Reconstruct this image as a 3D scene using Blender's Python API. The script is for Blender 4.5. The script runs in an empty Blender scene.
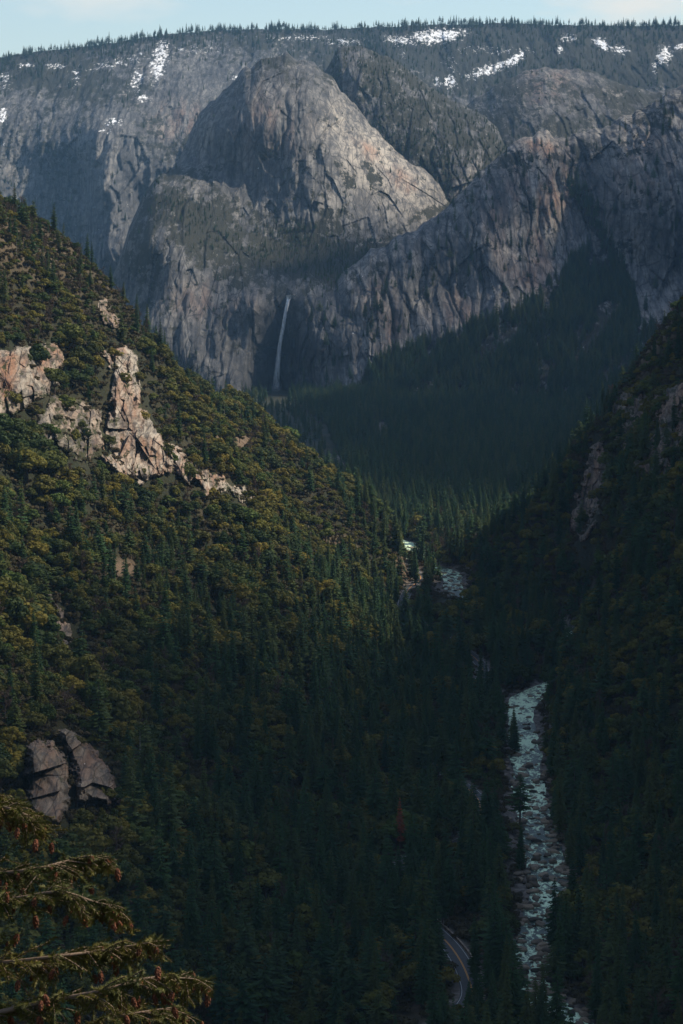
import bpy, math, random
import numpy as np
random.seed(7); RNG = np.random.default_rng(11)
C = bpy.context.scene.collection
F = 2465.0; CX = 341.5; HY = 250.0           # lens (pixels) and horizon row: level camera with a vertical shift
# ------------------------------------------------------------------ noise
def _hash(i, j, k, s):
    h = (i.astype(np.int64)*374761393 + j.astype(np.int64)*668265263 + k.astype(np.int64)*2147483647 + s*974711) & 0xffffffff
    h = ((h ^ (h >> 13)) * 1274126177) & 0xffffffff
    h = (h ^ (h >> 16)) * 2246822519 & 0xffffffff
    return ((h ^ (h >> 15)) & 0xffffff) / float(0xffffff)
def vnoise(x, y, z=None, s=0):
    x = np.asarray(x, float); y = np.asarray(y, float)
    if z is None: z = np.zeros_like(x)
    i, j, k = np.floor(x), np.floor(y), np.floor(z)
    u, v, w = x-i, y-j, z-k
    u = u*u*u*(u*(u*6-15)+10); v = v*v*v*(v*(v*6-15)+10); w = w*w*w*(w*(w*6-15)+10)
    def c(a, b, d): return _hash(i+a, j+b, k+d, s)
    r = 0
    x00 = c(0,0,0)*(1-u)+c(1,0,0)*u; x10 = c(0,1,0)*(1-u)+c(1,1,0)*u
    x01 = c(0,0,1)*(1-u)+c(1,0,1)*u; x11 = c(0,1,1)*(1-u)+c(1,1,1)*u
    return ((x00*(1-v)+x10*v)*(1-w) + (x01*(1-v)+x11*v)*w)*2-1
def fbm(x, y, z=None, o=4, s=0, g=0.5):
    t = 0; a = 1; n = 0
    for q in range(o):
        t = t + a*vnoise(x*2**q+q*7.3, y*2**q-q*3.1, None if z is None else z*2**q, s+q); n += a; a *= g
    return t/n
def ridged(x, y, o=4, s=0):
    t = 0; a = 1; n = 0
    for q in range(o):
        t = t + a*(1-2*np.abs(vnoise(x*2**q+q*5.1, y*2**q+q*2.7, None, s+q))); n += a; a *= .5
    return t/n
def cell(x, y, s=0):
    """nearest-cell noise: (random value of the cell, tilt along x, tilt along y) for blocky facets"""
    i, j = np.floor(x), np.floor(y)
    best = np.full(np.shape(x), 9.); val = np.zeros(np.shape(x)); dx = val.copy(); dy = val.copy(); h2 = val.copy()
    z0 = np.zeros_like(i)
    for a in (-1, 0, 1):
        for b in (-1, 0, 1):
            px_ = i+a+_hash(i+a, j+b, z0, s); py_ = j+b+_hash(i+a, j+b, z0+1, s)
            d = (x-px_)**2+(y-py_)**2
            m = d < best
            best = np.where(m, d, best); val = np.where(m, _hash(i+a, j+b, z0+2, s), val)
            h2 = np.where(m, _hash(i+a, j+b, z0+3, s), h2)
            dx = np.where(m, x-px_, dx); dy = np.where(m, y-py_, dy)
    return val + dx*(h2-.5)*1.6 + dy*(val-.5)*1.4
def sst(a, b, x):
    t = np.clip((x-a)/(b-a), 0, 1); return t*t*(3-2*t)
class TPS:
    def __init__(s, P, V, k=1.0, lam=1e-6):
        P = np.array(P, float)/k; V = np.array(V, float); n = len(P); s.P = P; s.k = k
        A = np.zeros((n+3, n+3)); A[:n, :n] = s.phi(P[:, None], P[None]) + lam*np.eye(n)
        A[:n, n] = 1; A[:n, n+1:] = P; A[n, :n] = 1; A[n+1:, :n] = P.T
        s.w = np.linalg.solve(A, np.r_[V, 0, 0, 0])
    @staticmethod
    def phi(a, b):
        r2 = ((a-b)**2).sum(-1)+1e-12; return .5*r2*np.log(r2)
    def __call__(s, x, y):
        sh = np.shape(x); x = np.ravel(x)/s.k; y = np.ravel(y)/s.k
        r = s.w[-3]+s.w[-2]*x+s.w[-1]*y
        for i, p in enumerate(s.P):
            r2 = (x-p[0])**2+(y-p[1])**2+1e-12; r = r+s.w[i]*.5*r2*np.log(r2)
        return r.reshape(sh)
def proj(x, y, z): return CX+F*x/y, HY-F*z/y
def unproj(px, py, D): return (px-CX)/F*D, D, (HY-py)/F*D

# ------------------------------------------------------------------ objects
def tag(o, label=None, cat=None, group=None, kind=None):
    if label: o['label'] = label
    if cat: o['category'] = cat
    if group: o['group'] = group
    if kind: o['kind'] = kind
    return o
def link(o, parent=None):
    C.objects.link(o)
    if parent is not None: o.parent = parent
    return o
def mesh_np(name, V, Fc, mats=(), smooth=True, midx=None):
    """V (n,3), Fc (m,3) or (m,4) array or list of arrays"""
    if not isinstance(Fc, (list, tuple)): Fc = [Fc]
    Fc = [np.asarray(f, np.int32) for f in Fc if len(f)]
    me = bpy.data.meshes.new(name)
    V = np.asarray(V, np.float32)
    me.vertices.add(len(V)); me.vertices.foreach_set('co', V.ravel())
    loops = np.concatenate([f.ravel() for f in Fc]); sizes = np.concatenate([np.full(len(f), f.shape[1]) for f in Fc])
    me.loops.add(len(loops)); me.loops.foreach_set('vertex_index', loops)
    st = np.r_[0, np.cumsum(sizes)[:-1]]
    me.polygons.add(len(sizes)); me.polygons.foreach_set('loop_start', st.astype(np.int32))
    try: me.polygons.foreach_set('loop_total', sizes.astype(np.int32))
    except Exception: pass
    me.polygons.foreach_set('use_smooth', np.full(len(sizes), smooth))
    for m in mats: me.materials.append(m)
    if midx is not None: me.polygons.foreach_set('material_index', np.asarray(midx, np.int32))
    me.update(calc_edges=True); me.validate()
    return me
def fattr(me, name, a):
    at = me.attributes.new(name, 'FLOAT', 'POINT'); at.data.foreach_set('value', np.asarray(a, np.float32).ravel())
def grid_faces(nr, nc, keep=None):
    r = np.arange(nr-1)[:, None]; c = np.arange(nc-1)[None]
    a = r*nc+c; f = np.stack([a, a+1, a+nc+1, a+nc], -1).reshape(-1, 4)
    if keep is not None: f = f[keep.ravel()]
    return f

# ------------------------------------------------------------------ node helper
class NT:
    def __init__(s, name):
        s.m = bpy.data.materials.new(name); s.m.use_nodes = True; s.t = s.m.node_tree; s.t.nodes.clear()
    def n(s, typ, ins=None, **kw):
        nd = s.t.nodes.new(typ)
        for k, v in kw.items(): setattr(nd, k, v)
        if ins:
            for k, v in ins.items():
                if isinstance(v, bpy.types.NodeSocket): s.t.links.new(v, nd.inputs[k])
                else: nd.inputs[k].default_value = v
        return nd
    def noise(s, vec, scale, detail=4, rough=.55, dist=0):
        return s.n('ShaderNodeTexNoise', {'Vector': vec, 'Scale': scale, 'Detail': detail, 'Roughness': rough, 'Distortion': dist}).outputs['Fac']
    def ramp(s, fac, stops):
        r = s.n('ShaderNodeValToRGB', {'Fac': fac}); e = r.color_ramp.elements
        while len(e) < len(stops): e.new(.5)
        for i, (p, c) in enumerate(stops):
            e[i].position = p; e[i].color = (c, c, c, 1) if not isinstance(c, tuple) else (*c, 1)
        return r.outputs['Color']
    def math(s, op, a, b=0.0, c=None, clamp=False):
        nd = s.n('ShaderNodeMath', operation=op, use_clamp=clamp)
        for i, v in enumerate((a, b, c)):
            if v is None: continue
            if isinstance(v, bpy.types.NodeSocket): s.t.links.new(v, nd.inputs[i])
            else: nd.inputs[i].default_value = v
        return nd.outputs[0]
    def mix(s, f, a, b, mode='MIX'):
        nd = s.n('ShaderNodeMix', data_type='RGBA', blend_type=mode)
        for i, v in ((0, f), (6, a), (7, b)):
            if isinstance(v, bpy.types.NodeSocket): s.t.links.new(v, nd.inputs[i])
            else: nd.inputs[i].default_value = v if i == 0 else (*v, 1)
        return nd.outputs[2]
    def scale(s, vec, sc):
        return s.n('ShaderNodeMapping', {'Vector': vec, 'Scale': sc}).outputs[0]
    def rot(s, vec, r, sc=(1, 1, 1)):
        return s.n('ShaderNodeMapping', {'Vector': vec, 'Rotation': r, 'Scale': sc}).outputs[0]
    def attr(s, name): return s.n('ShaderNodeAttribute', attribute_name=name).outputs['Fac']
    def pos(s): return s.n('ShaderNodeTexCoord').outputs['Object']
    def out(s, col, rough=.9, bump=None, bstr=.5, bdist=1.0, spec=.2, normal=None, **kw):
        b = s.n('ShaderNodeBsdfPrincipled', {'Roughness': rough, 'Specular IOR Level': spec})
        if isinstance(col, bpy.types.NodeSocket): s.t.links.new(col, b.inputs['Base Color'])
        else: b.inputs['Base Color'].default_value = (*col, 1)
        for k, v in kw.items():
            k = k.replace('_', ' ')
            if isinstance(v, bpy.types.NodeSocket): s.t.links.new(v, b.inputs[k])
            else: b.inputs[k].default_value = v
        if bump is not None:
            bp = s.n('ShaderNodeBump', {'Height': bump, 'Strength': bstr, 'Distance': bdist}); s.t.links.new(bp.outputs[0], b.inputs['Normal'])
        o = s.n('ShaderNodeOutputMaterial'); s.t.links.new(b.outputs[0], o.inputs[0]); s.b = b; s.o = o
        return s.m

def rock_material(name, lo=(.040, .042, .048), hi=(.195, .19, .183), sc=1.0, bd=6.0, vegc=((.010, .013, .009), (.038, .036, .024)), speck=.055):
    t = NT(name); p = t.scale(t.pos(), (1, .16, 1))      # the faces look down the valley: little change along the depth
    big = t.noise(t.scale(p, (.006*sc, .006*sc, .003*sc)), 1, 6, .6, .5)
    streak = t.noise(t.scale(p, (.06*sc, .06*sc, .006*sc)), 1, 5, .65, .4)
    fine = t.noise(p, .075*sc, 7, .78); blot = t.noise(t.rot(t.scale(p, (.02*sc, .02*sc, .011*sc)), (0, .5, 0)), 1, 5, .7, .8)
    v = t.math('ADD', t.math('MULTIPLY', t.math('ADD', big, blot), .26), t.math('ADD', t.math('MULTIPLY', streak, .40), t.math('MULTIPLY', fine, .48))); v = t.math('SUBTRACT', v, .13)
    g = t.ramp(v, [(.46, lo), (.56, tuple(a*.62+b*.38 for a, b in zip(lo, hi))), (.67, hi)])
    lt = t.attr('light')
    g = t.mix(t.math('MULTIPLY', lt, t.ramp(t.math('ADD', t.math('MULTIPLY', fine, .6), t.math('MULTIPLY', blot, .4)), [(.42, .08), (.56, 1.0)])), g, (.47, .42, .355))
    rd = t.math('MULTIPLY', t.attr('warm'), t.ramp(t.noise(t.scale(p, (.03*sc, .03*sc, .008*sc)), 1, 5, .65), [(.42, 0.), (.62, 1.)]))
    g = t.mix(rd, g, (.30, .165, .105))
    # dark water stains and lichen
    st = t.ramp(t.noise(t.scale(p, (.11*sc, .11*sc, .004*sc)), 1, 4, .6, .2), [(.48, 0.), (.6, 1.)])
    g = t.mix(t.math('MULTIPLY', st, .62), g, (.04, .042, .048))
    # cracks
    vo = t.n('ShaderNodeTexVoronoi', {'Vector': t.rot(t.scale(p, (1, 1, .35)), (.2, .5, .1)), 'Scale': .05*sc, 'Randomness': 1.0}, feature='DISTANCE_TO_EDGE').outputs['Distance']
    cr = t.ramp(vo, [(0., 1.), (.05, 0.)])
    g = t.mix(t.math('MULTIPLY', cr, .6), g, (.02, .02, .02))
    # scrub growing on ledges
    vn = t.noise(p, speck*sc, 5, .75); vn2 = t.noise(p, .014*sc, 4, .6)
    vm = t.math('ADD', t.attr('veg'), t.math('ADD', t.math('MULTIPLY', t.math('SUBTRACT', vn, .5), 2.4), t.math('MULTIPLY', t.math('SUBTRACT', vn2, .5), 1.2)))
    vm = t.ramp(vm, [(.44, 0.), (.56, 1.)])
    vc = t.mix(t.noise(p, .12*sc, 3, .7), vegc[0], vegc[1])
    g = t.mix(vm, g, vc)
    sn = t.math('ADD', t.attr('snow'), t.math('MULTIPLY', t.math('SUBTRACT', t.noise(p, .085*sc, 7, .8), .5), 4.4))
    sn = t.ramp(sn, [(.74, 0.), (.84, 1.)])
    g = t.mix(sn, g, (.85, .87, .9))
    bm = t.math('ADD', fine, t.math('ADD', t.math('MULTIPLY', streak, .6), t.math('MULTIPLY', cr, -.25)))
    g = t.mix(t.math('MULTIPLY', t.attr('wet_shade'), t.ramp(streak, [(.3, .6), (.6, .95)])), g, (.028, .032, .038))  # darkens wet rock and paints shade into the recesses
    return t.out(g, .92, bm, .7, bd)

GRANITE_FAR = rock_material('granite_far', bd=4)
GRANITE_WALL = rock_material('granite_wall', lo=(.045, .048, .055), hi=(.30, .285, .265), bd=4)
GRANITE_NEAR = rock_material('granite_near', lo=(.06, .052, .045), hi=(.33, .28, .225), sc=4.0, bd=1.6, vegc=((.02, .026, .012), (.055, .055, .022)), speck=.06)
GRANITE_DIM = rock_material('granite_near_shaded', lo=(.035, .03, .025), hi=(.22, .18, .14), sc=4.0, bd=1.6, vegc=((.02, .026, .012), (.055, .055, .022)), speck=.06)  # darker copy of the near granite, with shade put into its colour
def ground_material():
    t = NT('forest_soil'); p = t.pos()
    a = t.noise(p, .03, 6, .65); b = t.noise(p, .35, 5, .7)
    c = t.ramp(a, [(.35, (.016, .022, .011)), (.5, (.03, .031, .016)), (.68, (.06, .048, .028))])
    c = t.mix(t.ramp(b, [(.45, 0.), (.65, .7)]), c, (.03, .035, .015))
    r = t.math('MULTIPLY', t.attr('bare'), t.ramp(b, [(.3, .5), (.6, 1.)]))
    c = t.mix(r, c, (.20, .14, .095))
    gv = t.math('MULTIPLY', t.attr('gravel'), 1.0)
    vo = t.n('ShaderNodeTexVoronoi', {'Vector': p, 'Scale': .45, 'Randomness': 1.0}).outputs['Color']
    stone = t.ramp(vo, [(.1, (.08, .07, .062)), (.9, (.27, .235, .20))])
    c = t.mix(gv, c, stone)
    return t.out(c, .95, t.math('ADD', b, t.math('MULTIPLY', a, .5)), 1., 1.5)
SOIL = ground_material()
def leaf_material(name, cols, tr=.25, hue=None):
    t = NT(name); oi = t.n('ShaderNodeObjectInfo')
    r = t.n('ShaderNodeTexNoise', {'Vector': oi.outputs['Location'], 'Scale': .012, 'Detail': 3, 'Roughness': .6}).outputs['Fac']
    k = t.math('ADD', t.math('MULTIPLY', oi.outputs['Random'], .62), t.math('MULTIPLY', t.math('SUBTRACT', r, .31), 1.0), clamp=True)
    n = len(cols); c = t.ramp(k, [((i+.5)/n if 0 < i < n-1 else (0. if i == 0 else 1.), q) for i, q in enumerate(cols)])
    f = t.noise(t.pos(), 1.3, 3, .6)
    c = t.mix(t.ramp(f, [(.3, .0), (.75, .55)]), c, t.mix(1.0, c, (1.7, 1.55, 1.1), 'MULTIPLY'))
    m = t.out(c, .7, None, spec=.15)
    tl = t.n('ShaderNodeBsdfTranslucent', {'Color': c}); mx = t.n('ShaderNodeMixShader', {'Fac': tr})
    t.t.links.new(t.b.outputs[0], mx.inputs[1]); t.t.links.new(tl.outputs[0], mx.inputs[2]); t.t.links.new(mx.outputs[0], t.o.inputs[0])
    return m
CONIFER_LEAF = leaf_material('conifer_needles', [(.012, .036, .015), (.036, .080, .026), (.018, .052, .020), (.068, .090, .024), (.030, .070, .030)], .18)
OAK_LEAF = leaf_material('oak_leaves', [(.018, .034, .014), (.042, .070, .018), (.105, .098, .020), (.028, .052, .016), (.17, .14, .024), (.06, .10, .022), (.13, .088, .030)], .25)
BARE_TWIG = leaf_material('bare_twigs', [(.07, .048, .04), (.10, .07, .055), (.085, .06, .04)], .05)
RUST_LEAF = leaf_material('dead_needles', [(.20, .055, .028), (.24, .07, .03)], .1)
SCRUB_LEAF = leaf_material('scrub_leaves', [(.05, .045, .022), (.075, .058, .03), (.04, .045, .02)], .15)
def bark_material(name, a, b):
    t = NT(name); p = t.pos(); n = t.noise(t.scale(p, (1, 1, .25)), 5., 5, .7)
    return t.out(t.mix(n, a, b), .95, n, .6, .05)
BARK = bark_material('bark', (.05, .035, .026), (.13, .10, .08))
DEADWOOD = bark_material('grey_deadwood', (.22, .20, .18), (.42, .39, .35))

# ------------------------------------------------------------------ terrain
RIVER = np.array([(420, 600), (260, 700), (150, 790), (96, 850), (74, 900), (71, 940), (82, 1000), (90, 1080), (93, 1210), (99, 1330), (108, 1460), (138, 1530), (158, 1620), (150, 1720), (112, 1830), (88, 1890), (87, 1990), (64, 2060), (62, 2150), (40, 2210), (-40, 2350), (-90, 2600), (0, 3000), (60, 3500), (-20, 4100)], float)
ROAD = np.array([(-60, 770), (-20, 800), (12, 830), (34, 856), (46, 885), (46.5, 915), (42, 950), (33, 985), (22, 1030), (30, 1080), (58, 1120), (66, 1190), (50, 1260), (40, 1350), (70, 1430), (88, 1540), (70, 1650), (45, 1750), (50, 1860), (62, 1930), (50, 2000), (30, 2080), (10, 2200), (-20, 2400)], float)
def catmull(P, n=24):
    P = np.array(P); Q = np.vstack([2*P[0]-P[1], P, 2*P[-1]-P[-2]]); out = []
    for i in range(1, len(Q)-2):
        t = np.linspace(0, 1, n, endpoint=False)[:, None]
        a, b, c, d = Q[i-1], Q[i], Q[i+1], Q[i+2]
        out.append(.5*((2*b)+(c-a)*t+(2*a-5*b+4*c-d)*t*t+(3*b-a-3*c+d)*t**3))
    return np.vstack(out+[P[-1:]])
RIV = catmull(RIVER); RD = catmull(ROAD)
def zriv(y): return -274+.0124*(np.minimum(np.asarray(y, float), 2400)-900)
def dist_line(L, x, y):
    """distance to polyline L that advances in y; also the index"""
    sh = np.shape(x); x = np.ravel(x); y = np.ravel(y); d = np.full(x.shape, 1e9); k = np.zeros(x.shape, int)
    S = L[::6]
    for i in range(len(S)-1):
        a, b = S[i], S[i+1]; ab = b-a; l2 = (ab**2).sum()
        t = np.clip(((x-a[0])*ab[0]+(y-a[1])*ab[1])/l2, 0, 1)
        q = np.hypot(x-a[0]-t*ab[0], y-a[1]-t*ab[1]); m = q < d
        d = np.where(m, q, d); k = np.where(m, i, k)
    return d.reshape(sh), k.reshape(sh)
def roadz(y): return zriv(y)+5.0
ctl = []
def I(px, py, D): ctl.append(unproj(px, py, D))
def W(x, y, z): ctl.append((x, y, z))
# left spur crest
for a in [(0, 236, 1500), (60, 270, 1600), (122, 302, 1700), (143, 358, 1760), (198, 406, 1860), (258, 434, 1960), (314, 476, 2100), (342, 530, 2200), (372, 549, 2280), (395, 554, 2180)]: I(*a)
# beyond the crest
for a in [(-330, 1900, -20), (-260, 2100, -120), (-160, 2200, -190), (-60, 2350, -235), (40, 2500, -253), (-500, 2400, -60), (-900, 1800, 350), (-450, 1300, 190), (-300, 1550, 60), (-420, 900, 100), (-900, 900, 420), (-380, 600, 0), (-700, 300, 150), (-1500, 1200, 700), (-1500, 3000, 500), (-700, 3200, 0)]: W(*a)
# left slope
for a in [(0, 400, 1310), (130, 450, 1480), (80, 360, 1500), (250, 500, 1670), (0, 500, 1190), (0, 600, 1090), (120, 540, 1300), (200, 600, 1370), (350, 600, 1760), (270, 680, 1330), (0, 700, 970), (80, 720, 1020), (0, 800, 880), (200, 800, 1060), (350, 800, 1180), (0, 1000, 740), (200, 1000, 830), (360, 1000, 880)]: I(*a)
# right ridge and slope
for a in [(683, 328, 1800), (640, 366, 1900), (600, 424, 2000), (572, 484, 2100), (540, 520, 2180), (500, 528, 2300), (455, 530, 2300), (440, 545, 2150), (500, 545, 2050), (520, 527, 2320), (683, 500, 1480), (620, 600, 1500), (590, 520, 1850), (683, 700, 1240), (560, 620, 1620), (683, 850, 1070), (640, 950, 960)]: I(*a)
for a in [(330, 1850, 10), (430, 2050, -20), (330, 2300, -150), (260, 2500, -225), (600, 2500, -60), (900, 3200, 100), (430, 1500, 150), (330, 1250, -20), (560, 1200, 300), (560, 900, 340), (330, 900, -80), (300, 700, -110), (520, 600, 260), (800, 1200, 480), (800, 600, 420), (1500, 1000, 700), (620, 250, 150), (600, -100, 60), (1500, -300, 200)]: W(*a)  # off-frame heights shaped so their shadow falls on the valley bottom
# floor of the valley beyond, and the ground under the viewpoint
for a in [(-200, 2800, -252), (100, 2800, -253), (300, 2800, -251), (-300, 3400, -252), (100, 3400, -254), (450, 3400, -245), (-400, 4000, -250), (-250, 4200, -252), (-250, 3700, -253), (-100, 4400, -252), (0, 4200, -252), (400, 4200, -240), (900, 4300, 0), (-1200, 4300, 200), (0, -300, 40), (0, -40, 2), (0, 14, -9), (-8, 20, -14), (0, 90, -70), (0, 220, -150), (60, 450, -215), (-100, 420, -200), (0, 620, -250), (-60, 680, -245), (150, 650, -268), (-300, -100, 60), (300, -100, 20), (250, 300, -120), (-300, 250, -20)]: W(*a)
ctl = np.array(ctl); TZ = TPS(ctl[:, :2], ctl[:, 2], 1000., 2e-6)
def terrain(x, y, full=True):
    x = np.asarray(x, float); y = np.asarray(y, float)
    z = TZ(x, y)
    dr, _ = dist_line(RIV, x, y); dd, _ = dist_line(RD, x, y)
    near = sst(60, 260, np.hypot(x, y))
    amp = near*np.clip((z-zriv(y))/60, .05, 1)
    z = z + amp*(16*ridged(x/150+y/400, y/210-x/600, 3, 5)-3) + near*amp*7*fbm(x/42, y/42, None, 4, 21)
    z = np.maximum(z, zriv(y)+2.2+1.2*fbm(x/30, y/30, None, 3, 9)) if True else z
    m = sst(3300, 3800, y)*sst(-800, -450, x)*(1-sst(300, 600, x)); z = z*(1-m)+(-257)*m
    far = sst(4400, 5000, y); z = z*(1-far)+(-260)*far
    zr = zriv(y)+.6*fbm(x/6, y/6, None, 3, 31)-1.0
    t = sst(8, 34, dr); z = zr*(1-t)+z*t
    inr = (y < 2420)
    t = sst(6.0, 20, dd); z = np.where(inr, (roadz(y)-.25)*(1-t)+z*t, z)
    # keep the small shelf that carries the camera
    s = sst(2.5, 9, np.hypot(x, y+1)); z = -1.75*(1-s)+np.where(y < 30, np.minimum(z, 30), z)*s
    return z
def first_hit(px, py, y0=560, y1=4400, n=900):
    """distance at which the pixel ray meets the terrain (vectorised over columns)"""
    ys = np.geomspace(y0, y1, n); out = np.full(np.shape(px), y1, float)
    for q in np.unique(np.round(px)):
        zz = terrain((q-CX)/F*ys, ys); rows = HY-F*zz/ys; mn = np.minimum.accumulate(rows)
        m = np.round(px) == q
        idx = np.array([np.argmax(mn <= r) if (mn <= r).any() else n-1 for r in py[m]]); out[m] = ys[idx]
    return out
a1 = np.linspace(-.135, .135, 460); side = np.geomspace(.138, 1.4, 70); A = np.r_[-side[::-1], a1, side]
Y = np.r_[np.linspace(-700, -20, 30), np.linspace(-15, 60, 40), np.geomspace(64, 560, 70), np.linspace(564, 2500, 640), np.geomspace(2508, 4800, 220), np.geomspace(5000, 16000, 20)]
GA, GY = np.meshgrid(A, Y); GX = GA*(np.maximum(GY, -100)+600)
GZ = terrain(GX, GY)
me = mesh_np('ground', np.stack([GX, GY, GZ], -1).reshape(-1, 3), grid_faces(len(Y), len(A)), [SOIL])
dR, _ = dist_line(RIV, GX, GY); dD, _ = dist_line(RD, GX, GY)
with np.errstate(all='ignore'): gpx, gpy = proj(GX, np.maximum(GY, 1), GZ)
def blob(px, py, L):
    r = np.zeros(np.shape(px))
    for (cx, cy, rx, ry, an, v) in L:
        c, s = math.cos(math.radians(an)), math.sin(math.radians(an)); u = (px-cx)*c+(py-cy)*s; w = -(px-cx)*s+(py-cy)*c
        r = np.maximum(r, v*np.exp(-((u/rx)**2+(w/ry)**2)**1.5))
    return r
bare = blob(gpx, gpy, [(440, 985, 30, 45, 70, 1.), (110, 568, 40, 10, 0, 1.), (233, 440, 30, 12, 10, .9), (340, 555, 22, 20, 30, .7), (415, 560, 30, 30, 0, .8), (640, 350, 60, 25, -40, .8), (20, 240, 120, 40, 25, .5)])
grav = 1-sst(11, 22, dR+6*fbm(GX/9, GY/9, None, 3, 77))
grav = np.maximum(grav, (GY < 2420)*(1-sst(6, 9, dD))*.8)
fattr(me, 'bare', np.clip(bare+.0, 0, 1)); fattr(me, 'gravel', grav)
GROUND = link(bpy.data.objects.new('ground', me)); tag(GROUND, kind='structure', label='steep brown valley slopes and wooded valley floor under the trees')

# ------------------------------------------------------------------ far massifs: surfaces with their own depth
def interp(P, x):
    P = np.array(P, float); return np.interp(x, P[:, 0], P[:, 1])
def massif(name, sil, depth, x0, x1, bottom, noise, masks, label, step=1.0, jag=1.5, back=900., mat=None, seed=0):
    xs = np.arange(x0, x1+.01, step)
    top = interp(sil, xs)+jag*fbm(xs/9., xs*0+seed, None, 4, seed)*2
    n = int((bottom-top.min())/step)+1
    T = np.linspace(0, 1, n)[:, None]
    PX = np.repeat(xs[None], n, 0); PY = top[None]+(bottom-top[None])*T
    dP = np.array(depth, float); f = TPS(dP[:, :2], dP[:, 2], 300., 1e-4)
    D = f(PX, PY)
    # rounding towards the skyline so the top rolls over instead of ending like a card
    D = D + 160*np.exp(-(PY-top[None])/6.)
    D = D + noise(PX, PY, D)
    X, Yv, Z = unproj(PX, PY, D)
    # the far side of the mountain: rows that fall away behind the skyline
    bx, by, bz = [], [], []
    for k, (dy, dz) in enumerate([(120, 2), (260, -20), (500, -120), (back, -450), (back+300, -1000)]):
        bx.append(X[0]*(1+dy/Yv[0])); by.append(Yv[0]+dy); bz.append(Z[0]+dz)
    X = np.vstack([np.array(bx)[::-1], X]); Yv = np.vstack([np.array(by)[::-1], Yv]); Z = np.vstack([np.array(bz)[::-1], Z])
    PXe = np.vstack([PX[:1]]*5+[PX]); PYe = np.vstack([PY[:1]]*5+[PY])
    me = mesh_np(name, np.stack([X, Yv, Z], -1).reshape(-1, 3), grid_faces(*X.shape)[:, ::-1], [mat or GRANITE_FAR])
    for k in ('veg', 'snow', 'warm', 'light', 'wet_shade'):
        fattr(me, k, masks.get(k, lambda a, b: a*0)(PXe, PYe))
    o = link(bpy.data.objects.new(name, me)); tag(o, label, kind='structure')
    return dict(PX=PX, PY=PY, X=X[5:], Y=Yv[5:], Z=Z[5:], sil=sil, obj=o)
def cliffn(a1=40, a2=14, a3=5, seed=0, mask=None, fis=16):
    def g(px, py, D):
        x = (px-CX)/F*D; z = (HY-py)/F*D
        r = a1*ridged(x/230+z/900, z/620, 3, seed) + a2*ridged(x/55-z/300, z/240, 4, seed+9) + a3*1.8*cell(x/26+z/300, z/90, seed+3) + a3*fbm(x/12, z/26, None, 3, seed+5)
        r = r + a2*.9*cell(x/70-z/700, z/190+x/600, seed+13)
        q = np.abs(vnoise(x/48+.5*fbm(x/90, z/70, None, 2, seed+31)+z/1500, z/520, None, seed+33)); r = r - fis*np.exp(-(q/.10)**2)*(.4+.6*(fbm(x/120, z/140, None, 2, seed+35) > -.1))
        q = np.abs(vnoise(x/21+.4*fbm(x/40, z/30, None, 2, seed+36), z/160, None, seed+37)); r = r - fis*.4*np.exp(-(q/.14)**2)
        w = 1 if mask is None else mask(px, py)
        return -r*w
    return g
# 1. the far rim with snow
RIM_SIL = [(-260, 66), (-60, 60), (0, 57), (50, 50), (100, 45), (150, 36), (200, 31), (260, 29), (330, 29), (400, 26), (450, 24), (520, 23), (560, 25), (620, 26), (683, 25), (950, 20)]
def rim_masks():
    return dict(
        snow=lambda x, y: blob(x, y, [(160, 60, 10.8, 27.1, 12, .85), (118, 62, 47.2, 7.4, -12, .5), (137, 80, 8.1, 14.8, 10, .72), (143, 98, 9.5, 4.9, 10, .7), (113, 122, 10.8, 4.9, 0, .8), (105, 130, 6.8, 4.9, 0, .7), (55, 66, 13.5, 3.7, 0, .72), (25, 66, 10.8, 3.7, 0, .7), (3, 115, 6.8, 11.0, 0, .8), (5, 80, 6.8, 12.3, 0, .6), (75, 78, 5.4, 12.3, 10, .6), (200, 50, 33.8, 4.9, 0, .5), (300, 38, 40.5, 3.7, 0, .55), (240, 78, 16.2, 4.9, 0, .55),
            (437, 36, 35.1, 8.7, -6, .95), (398, 40, 18.9, 6.1, 5, .75), (345, 42, 27.0, 4.9, 0, .55), (488, 70, 32.4, 7.4, -18, .8), (515, 60, 16.2, 6.1, -30, .9), (450, 82, 8.1, 9.9, 20, .8), (437, 82, 5.4, 6.1, 0, .7), (402, 55, 4.0, 7.4, 0, .6), (452, 66, 6.8, 12.3, 0, .5), (602, 44, 13.5, 6.1, 35, .85), (620, 50, 10.8, 4.9, 10, .85), (569, 38, 10.8, 4.9, 0, .8), (560, 50, 4.0, 4.9, 0, .8), (664, 55, 9.5, 12.3, 25, .85), (680, 47, 10.8, 3.7, -20, .8), (655, 68, 5.4, 7.4, 20, .7), (500, 50, 54.0, 6.1, 0, .45)]),
        veg=lambda x, y: np.clip(.28 + .45*np.exp(-((y-interp(RIM_SIL, x))/24.)**2) + blob(x, y, [(60, 80, 90, 18, 10, .5), (40, 150, 60, 30, 20, .22), (560, 60, 170, 40, 0, .9), (400, 55, 90, 22, 0, .75), (170, 130, 30, 30, 40, .3)]) - blob(x, y, [(105, 190, 16, 60, 8, .5), (180, 110, 30, 40, 20, .25), (130, 230, 30, 60, 0, .4), (30, 200, 30, 50, 10, .2)]), 0, 1),
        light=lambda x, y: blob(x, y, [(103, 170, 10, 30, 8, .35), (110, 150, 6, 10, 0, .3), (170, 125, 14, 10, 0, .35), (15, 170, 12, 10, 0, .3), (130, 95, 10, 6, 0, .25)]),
        warm=lambda x, y: blob(x, y, [(180, 120, 30, 20, 0, .35)]))
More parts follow.
